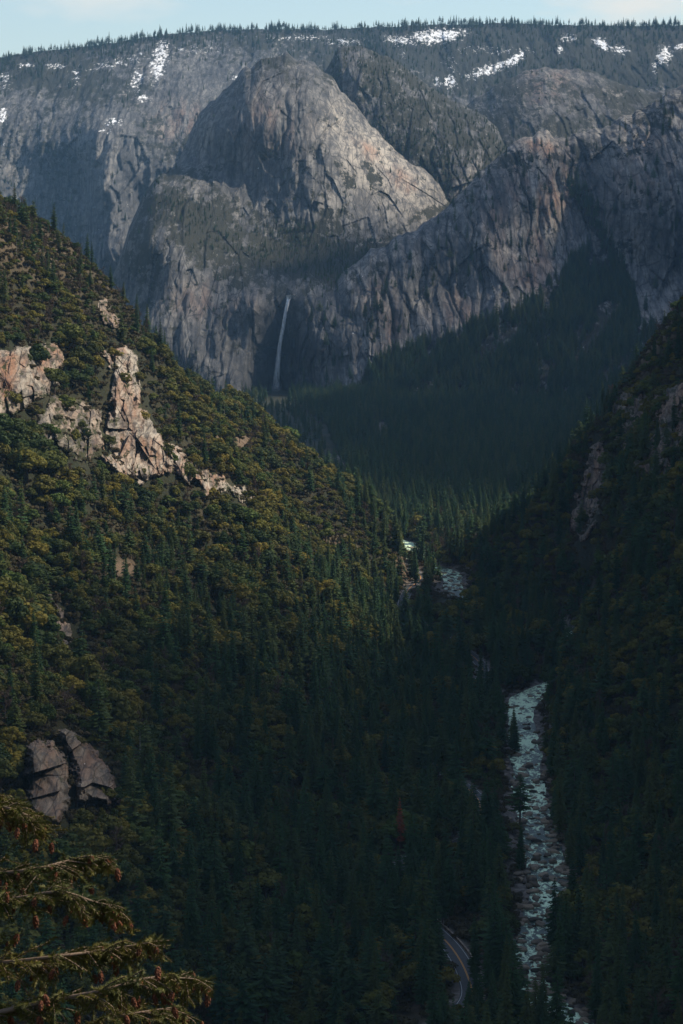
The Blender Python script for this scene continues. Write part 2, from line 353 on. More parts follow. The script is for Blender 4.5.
rim_d = [(-260, 60, 8600), (0, 57, 8500), (150, 36, 8800), (330, 29, 9200), (500, 23, 9300), (683, 25, 9300), (950, 20, 9200), (-200, 200, 7200), (0, 110, 7850), (0, 180, 7450), (0, 260, 7150), (60, 90, 8050), (70, 160, 7500), (100, 130, 7480), (105, 190, 7230), (108, 250, 7080), (85, 190, 7420), (85, 250, 7300), (150, 110, 7800), (165, 150, 7600), (140, 200, 7450), (150, 280, 7300), (260, 90, 8150), (300, 150, 7700), (400, 60, 8600), (430, 110, 8000), (560, 60, 8700), (600, 100, 8300), (683, 70, 8500), (683, 120, 8000), (950, 100, 8300), (500, 200, 7300), (683, 260, 7000), (300, 330, 7000), (-200, 400, 6900)]
RIM = massif('mountain', RIM_SIL, rim_d, -260, 950, 400, cliffn(60, 26, 9, 3), rim_masks(), 'hazy blue granite rim on the skyline with snow patches and a fringe of conifers', 1.25, .8, 2500, seed=4)
# 2. back ridge on the right
R2_SIL = [(400, 150), (440, 122), (480, 95), (505, 80), (522, 72), (545, 67), (590, 70), (620, 84), (650, 92), (683, 88), (760, 70), (950, 60)]
RIDGE = massif('mountain', R2_SIL, [(400, 150, 6900), (480, 100, 7000), (545, 68, 7000), (620, 84, 6900), (683, 88, 6800), (950, 60, 6900), (540, 110, 6500), (480, 150, 6400), (620, 130, 6350), (700, 130, 6300), (560, 220, 5900), (950, 200, 6000), (400, 260, 5950)], 400, 950, 280, cliffn(35, 18, 7, 41),
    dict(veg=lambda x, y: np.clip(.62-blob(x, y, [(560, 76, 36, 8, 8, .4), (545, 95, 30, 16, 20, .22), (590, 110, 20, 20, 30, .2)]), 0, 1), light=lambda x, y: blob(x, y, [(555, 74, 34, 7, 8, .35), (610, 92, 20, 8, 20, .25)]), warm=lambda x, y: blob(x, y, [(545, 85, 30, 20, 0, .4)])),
    'bushy grey ridge with a pale rocky brow below the snowy rim, upper right', 1.0, 1.2, 600, seed=14)
# 3. second summit behind the dome
P2_SIL = [(300, 110), (318, 80), (332, 62), (338, 49), (348, 45), (362, 46), (378, 53), (398, 63), (415, 76), (440, 94), (465, 106), (485, 116), (497, 128), (507, 150), (520, 190)]
PEAK2 = massif('mountain', P2_SIL, [(338, 49, 6100), (362, 46, 6150), (415, 76, 6150), (465, 106, 6150), (497, 128, 6100), (520, 190, 6000), (300, 110, 6150), (360, 80, 5950), (400, 110, 5880), (440, 140, 5780), (470, 160, 5720), (480, 190, 5620), (430, 200, 5600), (350, 200, 5500), (400, 260, 5300), (500, 260, 5350)], 300, 520, 290, cliffn(30, 16, 7, 61),
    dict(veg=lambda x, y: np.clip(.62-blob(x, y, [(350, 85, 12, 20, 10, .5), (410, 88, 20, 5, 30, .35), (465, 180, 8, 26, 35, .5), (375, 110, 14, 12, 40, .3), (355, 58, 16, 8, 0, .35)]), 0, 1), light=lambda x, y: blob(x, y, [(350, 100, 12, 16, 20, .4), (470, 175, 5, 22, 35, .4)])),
    'dark scrub-covered summit directly behind the granite dome', .9, 1.6, 500, seed=24)
# 4. dome, hanging valley and the waterfall spur
DOME_SIL = [(96, 330), (110, 285), (118, 262), (130, 226), (143, 197), (156, 177), (168, 170), (180, 158), (188, 140), (198, 118), (210, 103), (225, 91), (243, 71), (262, 58), (285, 54), (305, 60), (322, 70), (334, 80), (350, 100), (372, 122), (398, 142), (425, 156), (444, 170), (456, 188), (462, 206), (470, 240), (478, 330)]
dome_d = [(96, 330, 4950), (110, 285, 5000), (125, 230, 5050), (156, 178, 5100), (140, 240, 4760), (120, 330, 4600), (160, 200, 4930), (180, 160, 5420), (186, 175, 5150), (198, 118, 5560), (225, 92, 5600), (262, 60, 5620), (285, 56, 5600), (322, 72, 5650), (350, 102, 5700), (398, 144, 5750), (444, 172, 5720), (456, 190, 5700), (470, 240, 5500),
    (215, 130, 5290), (215, 170, 5190), (245, 100, 5330), (250, 150, 5170), (270, 75, 5480), (290, 110, 5270), (290, 160, 5150), (250, 205, 5060), (300, 205, 5050), (320, 100, 5400), (335, 150, 5230), (370, 150, 5450), (370, 200, 5180), (420, 190, 5400), (400, 225, 5130), (365, 240, 5000), (440, 215, 5380),
    (190, 215, 4850), (230, 235, 4850), (180, 260, 4600), (220, 290, 4600), (300, 250, 4920), (340, 260, 4860), (270, 275, 4740), (300, 280, 4700), (255, 300, 4470), (240, 320, 4440), (200, 320, 4480), (200, 390, 4330), (150, 380, 4400), (240, 390, 4300), (289, 292, 4600), (283, 310, 4570), (278, 350, 4550), (277, 392, 4530), (262, 350, 4480), (305, 300, 4520), (310, 350, 4450), (310, 395, 4420), (350, 300, 4560), (400, 330, 4520), (300, 430, 4280), (200, 430, 4250), (420, 430, 4300), (120, 430, 4350)]
dn = cliffn(26, 13, 6, 81)
def dome_noise(px, py, D):
    x = (px-CX)/F*D; z = (HY-py)/F*D
    slab = blob(px, py, [(385, 165, 75, 45, 38, 1.)])
    sheet = 16*cell((x*.8-z*.62)/130, (x*.62+z*.8)/42, 90)      # exfoliation sheets dipping to the right
    groove = 10*ridged((px-240)/26+.4*fbm(px/40, py/40, None, 2, 2), py/190, 3, 95)*blob(px, py, [(245, 140, 62, 70, 0, 1.)])
    soft = 1-.6*blob(px, py, [(330, 262, 90, 30, 10, 1.)])
    return dn(px, py, D)*(1-.65*slab)*soft - sheet*slab - groove
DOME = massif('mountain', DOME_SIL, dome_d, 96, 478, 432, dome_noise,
    dict(wet_shade=lambda x, y: blob(x, y, [(278, 345, 17, 62, 6, 1.), (305, 350, 22, 26, 0, .8), (262, 385, 22, 30, 0, .8), (290, 385, 40, 22, 0, .7)]),  # waterfall recess darkened in colour: wet rock plus painted shade
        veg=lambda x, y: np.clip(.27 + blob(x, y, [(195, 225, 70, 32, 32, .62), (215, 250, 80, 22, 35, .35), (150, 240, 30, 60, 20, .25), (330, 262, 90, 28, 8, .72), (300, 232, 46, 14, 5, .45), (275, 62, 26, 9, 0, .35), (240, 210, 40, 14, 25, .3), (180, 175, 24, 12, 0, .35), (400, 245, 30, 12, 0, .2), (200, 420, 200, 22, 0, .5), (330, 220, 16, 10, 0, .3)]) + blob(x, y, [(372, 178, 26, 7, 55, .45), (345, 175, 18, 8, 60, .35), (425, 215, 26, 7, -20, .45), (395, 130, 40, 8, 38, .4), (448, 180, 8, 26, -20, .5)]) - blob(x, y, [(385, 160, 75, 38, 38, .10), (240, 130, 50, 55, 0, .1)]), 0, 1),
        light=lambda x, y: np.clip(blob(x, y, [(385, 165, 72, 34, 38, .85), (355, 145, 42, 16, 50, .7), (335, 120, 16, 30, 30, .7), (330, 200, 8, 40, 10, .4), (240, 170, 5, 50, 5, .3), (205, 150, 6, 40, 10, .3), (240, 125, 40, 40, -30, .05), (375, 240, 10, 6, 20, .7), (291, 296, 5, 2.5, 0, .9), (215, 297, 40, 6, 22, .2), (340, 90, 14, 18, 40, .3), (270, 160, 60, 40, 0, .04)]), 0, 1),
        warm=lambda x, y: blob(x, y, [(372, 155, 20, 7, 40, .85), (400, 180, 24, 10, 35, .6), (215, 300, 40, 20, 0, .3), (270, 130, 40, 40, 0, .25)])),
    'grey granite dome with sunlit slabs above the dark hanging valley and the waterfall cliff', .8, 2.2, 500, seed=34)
# 5. the right-hand wall with its wooded apron
WALL_SIL = [(296, 440), (297, 380), (299, 330), (302, 302), (320, 290), (345, 272), (370, 252), (395, 240), (415, 230), (441, 213), (462, 192), (486, 166), (500, 152), (520, 140), (537, 132), (546, 131), (556, 138), (575, 134), (601, 128), (622, 116), (641, 108), (662, 97), (683, 84), (760, 60), (960, 40)]
wall_d = [(296, 430, 4330), (302, 305, 4560), (300, 380, 4480), (345, 272, 4660), (395, 240, 4760), (441, 214, 4850), (486, 168, 5000), (540, 134, 5150), (601, 130, 5200), (641, 110, 5200), (683, 86, 5150), (960, 40, 5200),
    (320, 340, 4430), (340, 330, 4470), (360, 300, 4520), (365, 340, 4440), (400, 280, 4600), (390, 340, 4440), (440, 250, 4700), (440, 300, 4600), (480, 220, 4790), (470, 290, 4600), (430, 320, 4500), (520, 180, 4950), (520, 250, 4750), (560, 160, 5080), (560, 240, 4870), (600, 170, 5060), (600, 230, 4930), (615, 260, 4900), (590, 270, 4800), (640, 150, 4980), (650, 220, 4780), (650, 310, 4640), (683, 200, 4760), (683, 310, 4600), (960, 300, 4500),
    (340, 390, 4330), (400, 360, 4340), (470, 325, 4440), (540, 290, 4600), (600, 290, 4680), (400, 420, 4080), (480, 380, 4180), (560, 340, 4320), (620, 330, 4450), (683, 350, 4420), (520, 430, 3900), (600, 400, 4000), (683, 420, 3900), (330, 430, 4180), (960, 420, 3900)]
def apron_line(x): return interp([(300, 410), (340, 396), (372, 368), (410, 348), (440, 338), (480, 324), (510, 312), (545, 288), (565, 272), (580, 254), (600, 244), (615, 250), (632, 284), (640, 318), (660, 332), (683, 336), (960, 330)], x)+7*fbm(x/11., x*0, None, 3, 4)
wn = cliffn(36, 22, 8, 157, fis=26)
def wall_noise(px, py, D):
    m = sst(14, -6, py-apron_line(px))
    ledge = 22*sst(-6, 6, (py-interp([(455, 205), (500, 245), (540, 262), (570, 265)], px)))*blob(px, py, [(510, 240, 70, 50, 30, 1.)])
    gul = 34*ridged((px+py*.9)/34+.5*fbm(px/50, py/40, None, 2, 7), (py-px*.2)/90, 4, 171)+10*fbm(px/9, py/9, None, 3, 172)      # gullies and talus ribs under the trees
    return wn(px, py, D)*(.12+.88*m) - ledge - gul*(1-m)
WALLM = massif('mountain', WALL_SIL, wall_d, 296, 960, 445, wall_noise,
    dict(wet_shade=lambda x, y: blob(x, y, [(303, 345, 16, 55, 0, .9), (400, 300, 12, 40, 10, .45), (575, 200, 10, 60, -20, .5), (660, 240, 10, 60, 0, .6), (470, 260, 40, 16, 30, .6), (600, 190, 16, 50, -25, .6), (440, 285, 14, 40, 5, .55), (340, 330, 8, 50, 0, .5), (500, 195, 12, 40, 0, .45), (655, 180, 8, 70, 10, .5)]),
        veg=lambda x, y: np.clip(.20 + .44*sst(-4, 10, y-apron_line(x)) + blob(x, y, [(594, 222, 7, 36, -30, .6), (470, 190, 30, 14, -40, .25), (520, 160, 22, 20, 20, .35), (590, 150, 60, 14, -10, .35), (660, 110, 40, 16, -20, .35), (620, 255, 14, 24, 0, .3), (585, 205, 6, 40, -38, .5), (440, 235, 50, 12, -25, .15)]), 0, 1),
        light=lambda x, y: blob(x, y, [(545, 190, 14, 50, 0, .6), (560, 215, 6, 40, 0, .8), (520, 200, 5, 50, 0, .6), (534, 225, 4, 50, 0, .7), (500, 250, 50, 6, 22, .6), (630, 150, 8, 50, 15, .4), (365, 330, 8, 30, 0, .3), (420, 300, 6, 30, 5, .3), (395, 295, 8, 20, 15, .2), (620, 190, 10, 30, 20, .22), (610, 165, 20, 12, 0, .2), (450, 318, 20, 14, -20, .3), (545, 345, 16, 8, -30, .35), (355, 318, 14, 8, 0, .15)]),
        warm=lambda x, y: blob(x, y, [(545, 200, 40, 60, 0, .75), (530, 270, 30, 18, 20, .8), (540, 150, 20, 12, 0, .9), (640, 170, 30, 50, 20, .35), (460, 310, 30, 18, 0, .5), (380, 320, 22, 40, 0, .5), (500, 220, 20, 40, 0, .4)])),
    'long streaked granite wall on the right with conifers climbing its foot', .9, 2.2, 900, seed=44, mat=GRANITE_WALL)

# ------------------------------------------------------------------ granite outcrops on the near slopes
def outcrop(label, poly, bulge, seed, step=.5, warm=.5, light=.4, veg=.22, sx=1.0, mat=None):
    P = np.array(poly, float); x0, y0 = P.min(0)-6; x1, y1 = P.max(0)+6
    PX, PY = np.meshgrid(np.arange(x0, x1, step), np.arange(y0, y1, step))
    d = np.full(PX.shape, 1e9); inside = np.zeros(PX.shape, bool)
    for i in range(len(P)):
        a, b = P[i], P[(i+1) % len(P)]; ab = b-a; t = np.clip(((PX-a[0])*ab[0]+(PY-a[1])*ab[1])/(ab@ab), 0, 1)
        d = np.minimum(d, np.hypot(PX-a[0]-t*ab[0], PY-a[1]-t*ab[1]))
        c = ((a[1] > PY) != (b[1] > PY)) & (PX < (b[0]-a[0])*(PY-a[1])/((b[1]-a[1]) or 1e-9)+a[0]); inside ^= c
    sd = np.where(inside, d, -d)+8*fbm(PX/11, PY/11, None, 5, seed)
    cols = np.arange(x0, x1, 2.0); HD = []
    rows = np.arange(y0, y1, step)
    for q in cols:
        HD.append(first_hit(np.full(len(rows), q), rows))
    HD = np.array(HD)           # smooth along the rows so ridges in front do not tear the rock
    HD = np.array([np.interp(PX[0], cols, HD[:, j]) for j in range(len(rows))])
    k = 9; ker = np.ones(k)/k
    HD = np.apply_along_axis(lambda v: np.convolve(np.pad(v, k//2, 'edge'), ker, 'valid'), 0, HD)
    HD = np.apply_along_axis(lambda v: np.convolve(np.pad(v, k//2, 'edge'), ker, 'valid'), 1, HD)
    base = np.median(HD)
    x = (PX-CX)/F*base; z = (HY-PY)/F*base
    f = bulge*sst(-3, 7, sd) + bulge*1.15*cell(x/(13*sx)+z/60, z/24-x/70, seed+1) + bulge*.62*cell(x/(4.6*sx)-z/50, z/9.5, seed+2)+bulge*.5*ridged(x/20+z/22, z/36, 3, seed+4)+.8*fbm(x/2.2, z/3, None, 3, seed+6)
    D = HD - f*sst(-5, 2, sd) + 30*sst(0, -5, sd)
    X, Yv, Z = unproj(PX, PY, D)
    keep = (sd > -4.6); kf = keep[:-1, :-1] & keep[1:, :-1] & keep[:-1, 1:] & keep[1:, 1:]
    me = mesh_np('granite_outcrop', np.stack([X, Yv, Z], -1).reshape(-1, 3), grid_faces(*X.shape, keep=kf)[:, ::-1], [mat or GRANITE_NEAR], smooth=False)
    one = np.ones(PX.shape)
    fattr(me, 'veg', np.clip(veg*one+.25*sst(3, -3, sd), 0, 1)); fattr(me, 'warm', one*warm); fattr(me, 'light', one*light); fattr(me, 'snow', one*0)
    o = link(bpy.data.objects.new('granite_outcrop', me)); tag(o, label, 'rock outcrop', 'granite outcrops on the near slopes')
    return P
OUT = []
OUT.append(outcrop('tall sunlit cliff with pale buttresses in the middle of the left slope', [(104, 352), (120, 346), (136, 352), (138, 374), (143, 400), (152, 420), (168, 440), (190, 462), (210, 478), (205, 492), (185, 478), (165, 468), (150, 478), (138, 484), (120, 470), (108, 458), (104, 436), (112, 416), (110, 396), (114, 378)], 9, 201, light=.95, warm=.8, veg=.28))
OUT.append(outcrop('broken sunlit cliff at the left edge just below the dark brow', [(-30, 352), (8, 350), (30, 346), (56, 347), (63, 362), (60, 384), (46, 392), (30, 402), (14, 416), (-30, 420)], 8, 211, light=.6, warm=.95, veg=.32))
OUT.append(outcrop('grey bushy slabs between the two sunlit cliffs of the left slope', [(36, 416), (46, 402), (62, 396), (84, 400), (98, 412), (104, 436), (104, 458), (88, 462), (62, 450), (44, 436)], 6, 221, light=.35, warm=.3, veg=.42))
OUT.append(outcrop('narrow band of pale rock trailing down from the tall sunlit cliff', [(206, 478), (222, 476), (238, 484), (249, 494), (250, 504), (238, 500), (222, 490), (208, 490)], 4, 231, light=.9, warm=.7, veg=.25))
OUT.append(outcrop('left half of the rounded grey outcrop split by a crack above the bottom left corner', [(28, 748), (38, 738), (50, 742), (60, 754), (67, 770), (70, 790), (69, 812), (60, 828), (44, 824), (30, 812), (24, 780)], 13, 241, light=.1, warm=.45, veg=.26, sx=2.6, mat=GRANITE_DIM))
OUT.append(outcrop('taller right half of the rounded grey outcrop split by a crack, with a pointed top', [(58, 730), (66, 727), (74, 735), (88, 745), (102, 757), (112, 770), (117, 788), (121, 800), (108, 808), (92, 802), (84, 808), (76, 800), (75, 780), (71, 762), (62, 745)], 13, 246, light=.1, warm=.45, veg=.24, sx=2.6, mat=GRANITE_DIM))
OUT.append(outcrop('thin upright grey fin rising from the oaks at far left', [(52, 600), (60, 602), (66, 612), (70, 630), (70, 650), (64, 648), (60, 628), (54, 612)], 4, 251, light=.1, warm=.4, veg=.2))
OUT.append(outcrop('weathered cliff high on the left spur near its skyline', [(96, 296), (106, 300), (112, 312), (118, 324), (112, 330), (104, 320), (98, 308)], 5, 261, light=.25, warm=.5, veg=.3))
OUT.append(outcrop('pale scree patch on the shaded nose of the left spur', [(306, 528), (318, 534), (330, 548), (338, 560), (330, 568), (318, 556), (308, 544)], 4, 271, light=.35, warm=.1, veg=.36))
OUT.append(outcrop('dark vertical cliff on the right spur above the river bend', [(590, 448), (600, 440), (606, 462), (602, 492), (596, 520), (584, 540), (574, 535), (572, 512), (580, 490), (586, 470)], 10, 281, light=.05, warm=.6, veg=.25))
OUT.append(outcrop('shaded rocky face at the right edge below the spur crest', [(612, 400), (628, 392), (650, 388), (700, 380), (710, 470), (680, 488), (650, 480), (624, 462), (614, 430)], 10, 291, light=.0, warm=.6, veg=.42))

# ------------------------------------------------------------------ river, road
def ribbon(name, L, hw0, zf, y0, y1, mat, nx=3, off=0.0, wob=0, dash=None):
    L = L[(L[:, 1] >= y0) & (L[:, 1] <= y1)]
    # resample
    s = np.r_[0, np.cumsum(np.hypot(*np.diff(L, axis=0).T))]; q = np.arange(0, s[-1], 2.0)
    P = np.stack([np.interp(q, s, L[:, 0]), np.interp(q, s, L[:, 1])], -1)
    T = np.gradient(P, axis=0); T /= np.hypot(T[:, 0], T[:, 1])[:, None]; N = np.stack([T[:, 1], -T[:, 0]], -1)
    u = np.linspace(-1, 1, nx)
    hw = hw0*(1+wob*fbm(q/25, q*0, None, 3, 5))
    X = P[:, :1]+N[:, :1]*(off+u[None]*hw[:, None]); Yv = P[:, 1:]+N[:, 1:]*(off+u[None]*hw[:, None])
    Z = zf(P[:, 1])[:, None]+0*X
    return X, Yv, Z, q
def water_material():
    t = NT('river_water'); p = t.pos()
    n = t.noise(t.scale(p, (.30, .13, 1)), 1, 7, .75, .8); n2 = t.noise(p, .9, 4, .7)
    br = t.noise(p, .02, 2, .5)
    f = t.math('ADD', n, t.math('ADD', t.math('MULTIPLY', t.math('SUBTRACT', n2, .5), .35), t.math('MULTIPLY', t.math('SUBTRACT', br, .5), .45)))
    fo = t.ramp(f, [(.47, 0.), (.55, 1.)])
    c = t.mix(fo, (.018, .04, .028), (.70, .88, .62))
    return t.out(c, t.ramp(fo, [(0., .35), (1., .9)]), t.math('ADD', n, n2), .6, .5, spec=.15)
WATER = water_material()
X, Yv, Z, q = ribbon('river', RIV, 8.0, lambda y: zriv(y)-.35, 640, 2330, WATER, 11, wob=.25)
me = mesh_np('river', np.stack([X, Yv, Z], -1).reshape(-1, 3), grid_faces(*X.shape), [WATER])
tag(link(bpy.data.objects.new('river', me)), 'white-water river running through boulders along the valley bottom', kind='structure')
t = NT('asphalt'); p = t.pos(); n = t.noise(p, .8, 5, .7)
ASPH = t.out(t.mix(n, (.06, .062, .065), (.12, .12, .12)), .9, n, .2, .05)
t = NT('yellow_paint'); YEL = t.out((.75, .34, .06), .6)
t = NT('white_paint'); WHT = t.out((.55, .53, .48), .6)
X, Yv, Z, q = ribbon('road', RD, 4.1, roadz, 770, 2400, ASPH, 5)
me = mesh_np('road', np.stack([X, Yv, Z+.05], -1).reshape(-1, 3), grid_faces(*X.shape), [ASPH])
ROADO = tag(link(bpy.data.objects.new('road', me)), 'two-lane asphalt road curving along the left bank of the river', kind='structure')
Vs, Fs, Mi, b0 = [], [], [], 0
for off, hw, m in [(-.18, .1, 0), (.18, .1, 0), (-3.5, .09, 1), (3.5, .09, 1)]:
    X, Yv, Z, q = ribbon('l', RD, hw, roadz, 770, 2400, None, 2, off)
    f = grid_faces(*X.shape)+b0; Vs.append(np.stack([X, Yv, Z+.07], -1).reshape(-1, 3)); Fs.append(f); Mi += [m]*len(f); b0 += X.size
me = mesh_np('road_marking', np.vstack(Vs), np.vstack(Fs), [YEL, WHT], midx=Mi)
tag(link(bpy.data.objects.new('road_marking', me)), 'double yellow centre line and white edge lines painted on the road', kind='structure')
# stone guard wall on the river side of the bend
t = NT('guard_wall_stone'); p = t.pos(); vo = t.n('ShaderNodeTexVoronoi', {'Vector': p, 'Scale': 1.1}).outputs['Color']
STONE = t.out(t.mix(t.ramp(vo, [(.2, 0.), (.8, 1.)]), (.20, .15, .11), (.42, .33, .25)), .9, t.noise(p, 3, 4), .5, .1)
X, Yv, Z, q = ribbon('w', RD, .32, roadz, 846, 1010, None, 2, 4.95)
n = len(X); hts = .75+.12*vnoise(np.arange(n)*.8, np.zeros(n), None, 3)
V = np.concatenate([np.stack([X[:, 0], Yv[:, 0], Z[:, 0]-1.0], -1), np.stack([X[:, 0], Yv[:, 0], Z[:, 0]+hts], -1), np.stack([X[:, 1], Yv[:, 1], Z[:, 1]+hts], -1), np.stack([X[:, 1], Yv[:, 1], Z[:, 1]-1.5], -1)])
i = np.arange(n-1); Fq = np.vstack([np.stack([i+k*n, i+1+k*n, i+1+(k+1)*n, i+(k+1)*n], -1) for k in range(3)]+[[[0, n, 2*n, 3*n], [n-1, 4*n-1, 3*n-1, 2*n-1]]])
tag(link(bpy.data.objects.new('guard_wall', mesh_np('guard_wall', V, Fq, [STONE], smooth=False))), 'low tan stone guard wall along the river side of the road bend', 'wall')
# ------------------------------------------------------------------ waterfall
t = NT('falling_water'); p = t.pos()
n = t.noise(t.scale(p, (.6, .2, .025)), 1, 5, .75, .3)
t.out((.93, .95, .97), .8, None); e = t.attr('edge')
al = t.math('MULTIPLY', e, t.ramp(n, [(.36, .35), (.52, 1.)]), clamp=True)
t.t.links.new(al, t.b.inputs['Alpha']); FALLM = t.m
m = 90; tt = np.linspace(0, 1, m); Vs, Es = [], []
cx = np.interp(tt, [0, .04, .15, .5, .8, 1], [290.5, 288.5, 286, 279.5, 276.5, 276.]); cy = 295+103*tt
w = np.interp(tt, [0, .04, .2, .6, .85, 1], [9.5, 3.8, 3.6, 4.8, 7.0, 14]); jj = np.clip(((cx-96)/.8).astype(int), 0, DOME['PX'].shape[1]-1)
Dw = np.array([DOME['Y'][np.argmin(np.abs(DOME['PY'][:, j]-c)), j-6:j+7].min() for j, c in zip(jj, cy)])
Dw = np.minimum.accumulate(Dw)-9; Dw[:3] = Dw[3]
na = 13; ph = np.linspace(0, math.pi, na)
for j in range(m):
    for a in ph:
        px_ = cx[j]-math.cos(a)*w[j]*.5; D = Dw[j]-math.sin(a)*w[j]*1.6
        Vs.append(unproj(px_, cy[j]+.35*math.sin(j*1.3+a*3), D)); Es.append(min(1, math.sin(a)*1.5)*(1-.97*sst(.72, 1.0, tt[j]))*(1-.25*tt[j]))
me = mesh_np('waterfall', np.array(Vs), grid_faces(m, na), [FALLM]); fattr(me, 'edge', Es)
tag(link(bpy.data.objects.new('waterfall', me)), 'thin white waterfall dropping down the dark cliff recess', kind='structure')

# ------------------------------------------------------------------ tree templates
class MB:
    def __init__(s): s.v = []; s.f3 = []; s.f4 = []
    def tube(s, a, b, ra, rb, n=5):
        a = np.array(a, float); b = np.array(b, float); d = b-a; d /= np.linalg.norm(d)+1e-9
        u = np.cross(d, [0, 0, 1.]) if abs(d[2]) < .9 else np.cross(d, [1., 0, 0]); u /= np.linalg.norm(u); w = np.cross(d, u); k = len(s.v)
        for c, r in ((a, ra), (b, rb)):
            for i in range(n):
                t = 2*math.pi*i/n; s.v.append(c+r*(u*math.cos(t)+w*math.sin(t)))
        for i in range(n): s.f4.append((k+i, k+(i+1) % n, k+n+(i+1) % n, k+n+i))
    def tri(s, a, b, c): k = len(s.v); s.v += [a, b, c]; s.f3.append((k, k+1, k+2))
    def quad(s, a, b, c, d): k = len(s.v); s.v += [a, b, c, d]; s.f4.append((k, k+1, k+2, k+3))
    def mesh(s, name, mats, smooth=False): return mesh_np(name, np.array(s.v), [np.array(s.f3, int).reshape(-1, 3), np.array(s.f4, int).reshape(-1, 4)], mats, smooth)
def conifer_parts(rs, H=30., R=4.2, levels=30, twist=.0, ragged=.3, sparse=0., mat=None, low=.1, name='conifer'):
    r = random.Random(rs); tr = MB(); cr = MB()
    tr.tube((0, 0, -2), (0, 0, H*.5), .45, .28, 6); tr.tube((0, 0, H*.5), (0, 0, H*.99), .28, .03, 5)
    for k in range(levels):
        u = (k+r.random()*.5)/levels; h = H*(low+(1-low)*u)
        rad = R*((1-u)**.8*.95+.05)*(1-.35*max(0, .25-u)/.25)
        nb = 9 if u < .6 else 7
        off = r.random()*6.3
        for b in range(nb):
            if r.random() < sparse: continue
            a = off+2*math.pi*b/nb+r.uniform(-.25, .25); L = rad*(1+r.uniform(-ragged, ragged)); dz = -L*r.uniform(.12, .38)+.12*L
            d = np.array((math.cos(a), math.sin(a), 0)); s_ = np.array((-math.sin(a), math.cos(a), 0))
            base = np.array((0, 0, h)); tip = base+d*L+np.array((0, 0, dz))
            ns = 4
            for q in range(ns):
                t0 = .12+.8*q/ns; c = base+(tip-base)*t0; c2 = base+(tip-base)*min(1.05, t0+.42)
                wd = L*.26*(1.1-t0)+.16
                for sg in (-1, 1):
                    e = c+s_*sg*wd*r.uniform(.7, 1.3)+d*L*.17+np.array((0, 0, -r.uniform(.15, .75)*wd-.1))
                    cr.tri(c+np.array((0, 0, .12)), e, c2)
            cr.tri(base+d*L*.1+np.array((0, 0, .25)), base+d*L*.75+s_*.3+np.array((0, 0, dz*.7-.35)), tip)
    return tr.mesh(name+'_trunk', [BARK]), cr.mesh(name+'_crown', [mat or CONIFER_LEAF])
def oak_parts(rs, H=9., R=4.6, clumps=15, mat=None, leaf=.52, name='oak', n=110):
    r = random.Random(rs); tr = MB(); cr = MB()
    tr.tube((0, 0, -1.5), (0, 0, H*.4), .32, .22, 6)
    for q in range(clumps):
        a = r.uniform(0, 6.28); ph = r.uniform(-.15, 1); rr = R*math.sqrt(r.random())*.86
        c = np.array((math.cos(a)*rr, math.sin(a)*rr, H*(.42+.38*(1-(rr/R)**2)*r.uniform(.6, 1.15))))
        cs = R*r.uniform(.20, .48)
        tr.tube((0, 0, H*.3), c, .13, .05, 4)
        for w in range(n):
            dvec = np.array([r.gauss(0, 1) for _ in range(3)]); dvec /= np.linalg.norm(dvec)
            if dvec[2] < -.55: continue
            rad = cs*(.86+.22*r.random()) * (1.15 if r.random() < .12 else 1); p_ = c+dvec*rad*np.array((1, 1, .82))
            nn = dvec+np.array([r.gauss(0, .33) for _ in range(3)]); nn /= np.linalg.norm(nn)
            u = np.cross(nn, [.3, .2, 1.]); u /= np.linalg.norm(u)+1e-9; v = np.cross(nn, u); L = leaf*r.uniform(.6, 1.3)
            cr.quad(p_-u*L, p_-v*L*.7, p_+u*L, p_+v*L*.7)
    return tr.mesh(name+'_trunk', [BARK]), cr.mesh(name+'_crown', [mat or OAK_LEAF])
def bare_parts(rs, H=14., R=3.6, mat=None, name='bare_tree'):
    r = random.Random(rs); tr = MB(); cr = MB()
    tr.tube((0, 0, -1.5), (0, 0, H*.85), .25, .05, 5)
    for q in range(26):
        a = r.uniform(0, 6.28); h = H*r.uniform(.2, .8); L = R*r.uniform(.5, 1)*(1.1-h/H*.5); b0 = np.array((0, 0, h)); e = b0+np.array((math.cos(a)*L, math.sin(a)*L, L*r.uniform(.5, 1.1)))
        cr.tube(b0, e, .08, .03, 3)
        for w in range(16):
            t_ = r.uniform(.3, 1.05); c = b0+(e-b0)*t_; g = np.array([r.gauss(0, .6), r.gauss(0, .6), abs(r.gauss(.5, .5))])*1.1; sd = np.array([r.gauss(0, .06), r.gauss(0, .06), 0])
            cr.tri(c-sd, c+sd, c+g)
    return tr.mesh(name+'_trunk', [mat or BARK]), cr.mesh(name+'_crown', [mat or BARE_TWIG])
def merged(name, parts, mats):
    V, F3, F4, mi3, mi4, b = [], [], [], [], [], 0
    for k, me in enumerate(parts):
        n = len(me.vertices); co = np.empty(n*3, np.float32); me.vertices.foreach_get('co', co); V.append(co.reshape(-1, 3))
        for pl in me.polygons:
            vs = [v+b for v in pl.vertices]
            (F3 if len(vs) == 3 else F4).append(vs); (mi3 if len(vs) == 3 else mi4).append(k)
        b += n
    F3 = np.array(F3, int).reshape(-1, 3); F4 = np.array(F4, int).reshape(-1, 4)
    me = mesh_np(name, np.vstack(V), [F3, F4], mats, False, midx=([*mi3]+[*mi4]) if len(F3) and len(F4) else (mi3 or mi4))
    return bpy.data.objects.new(name, me)
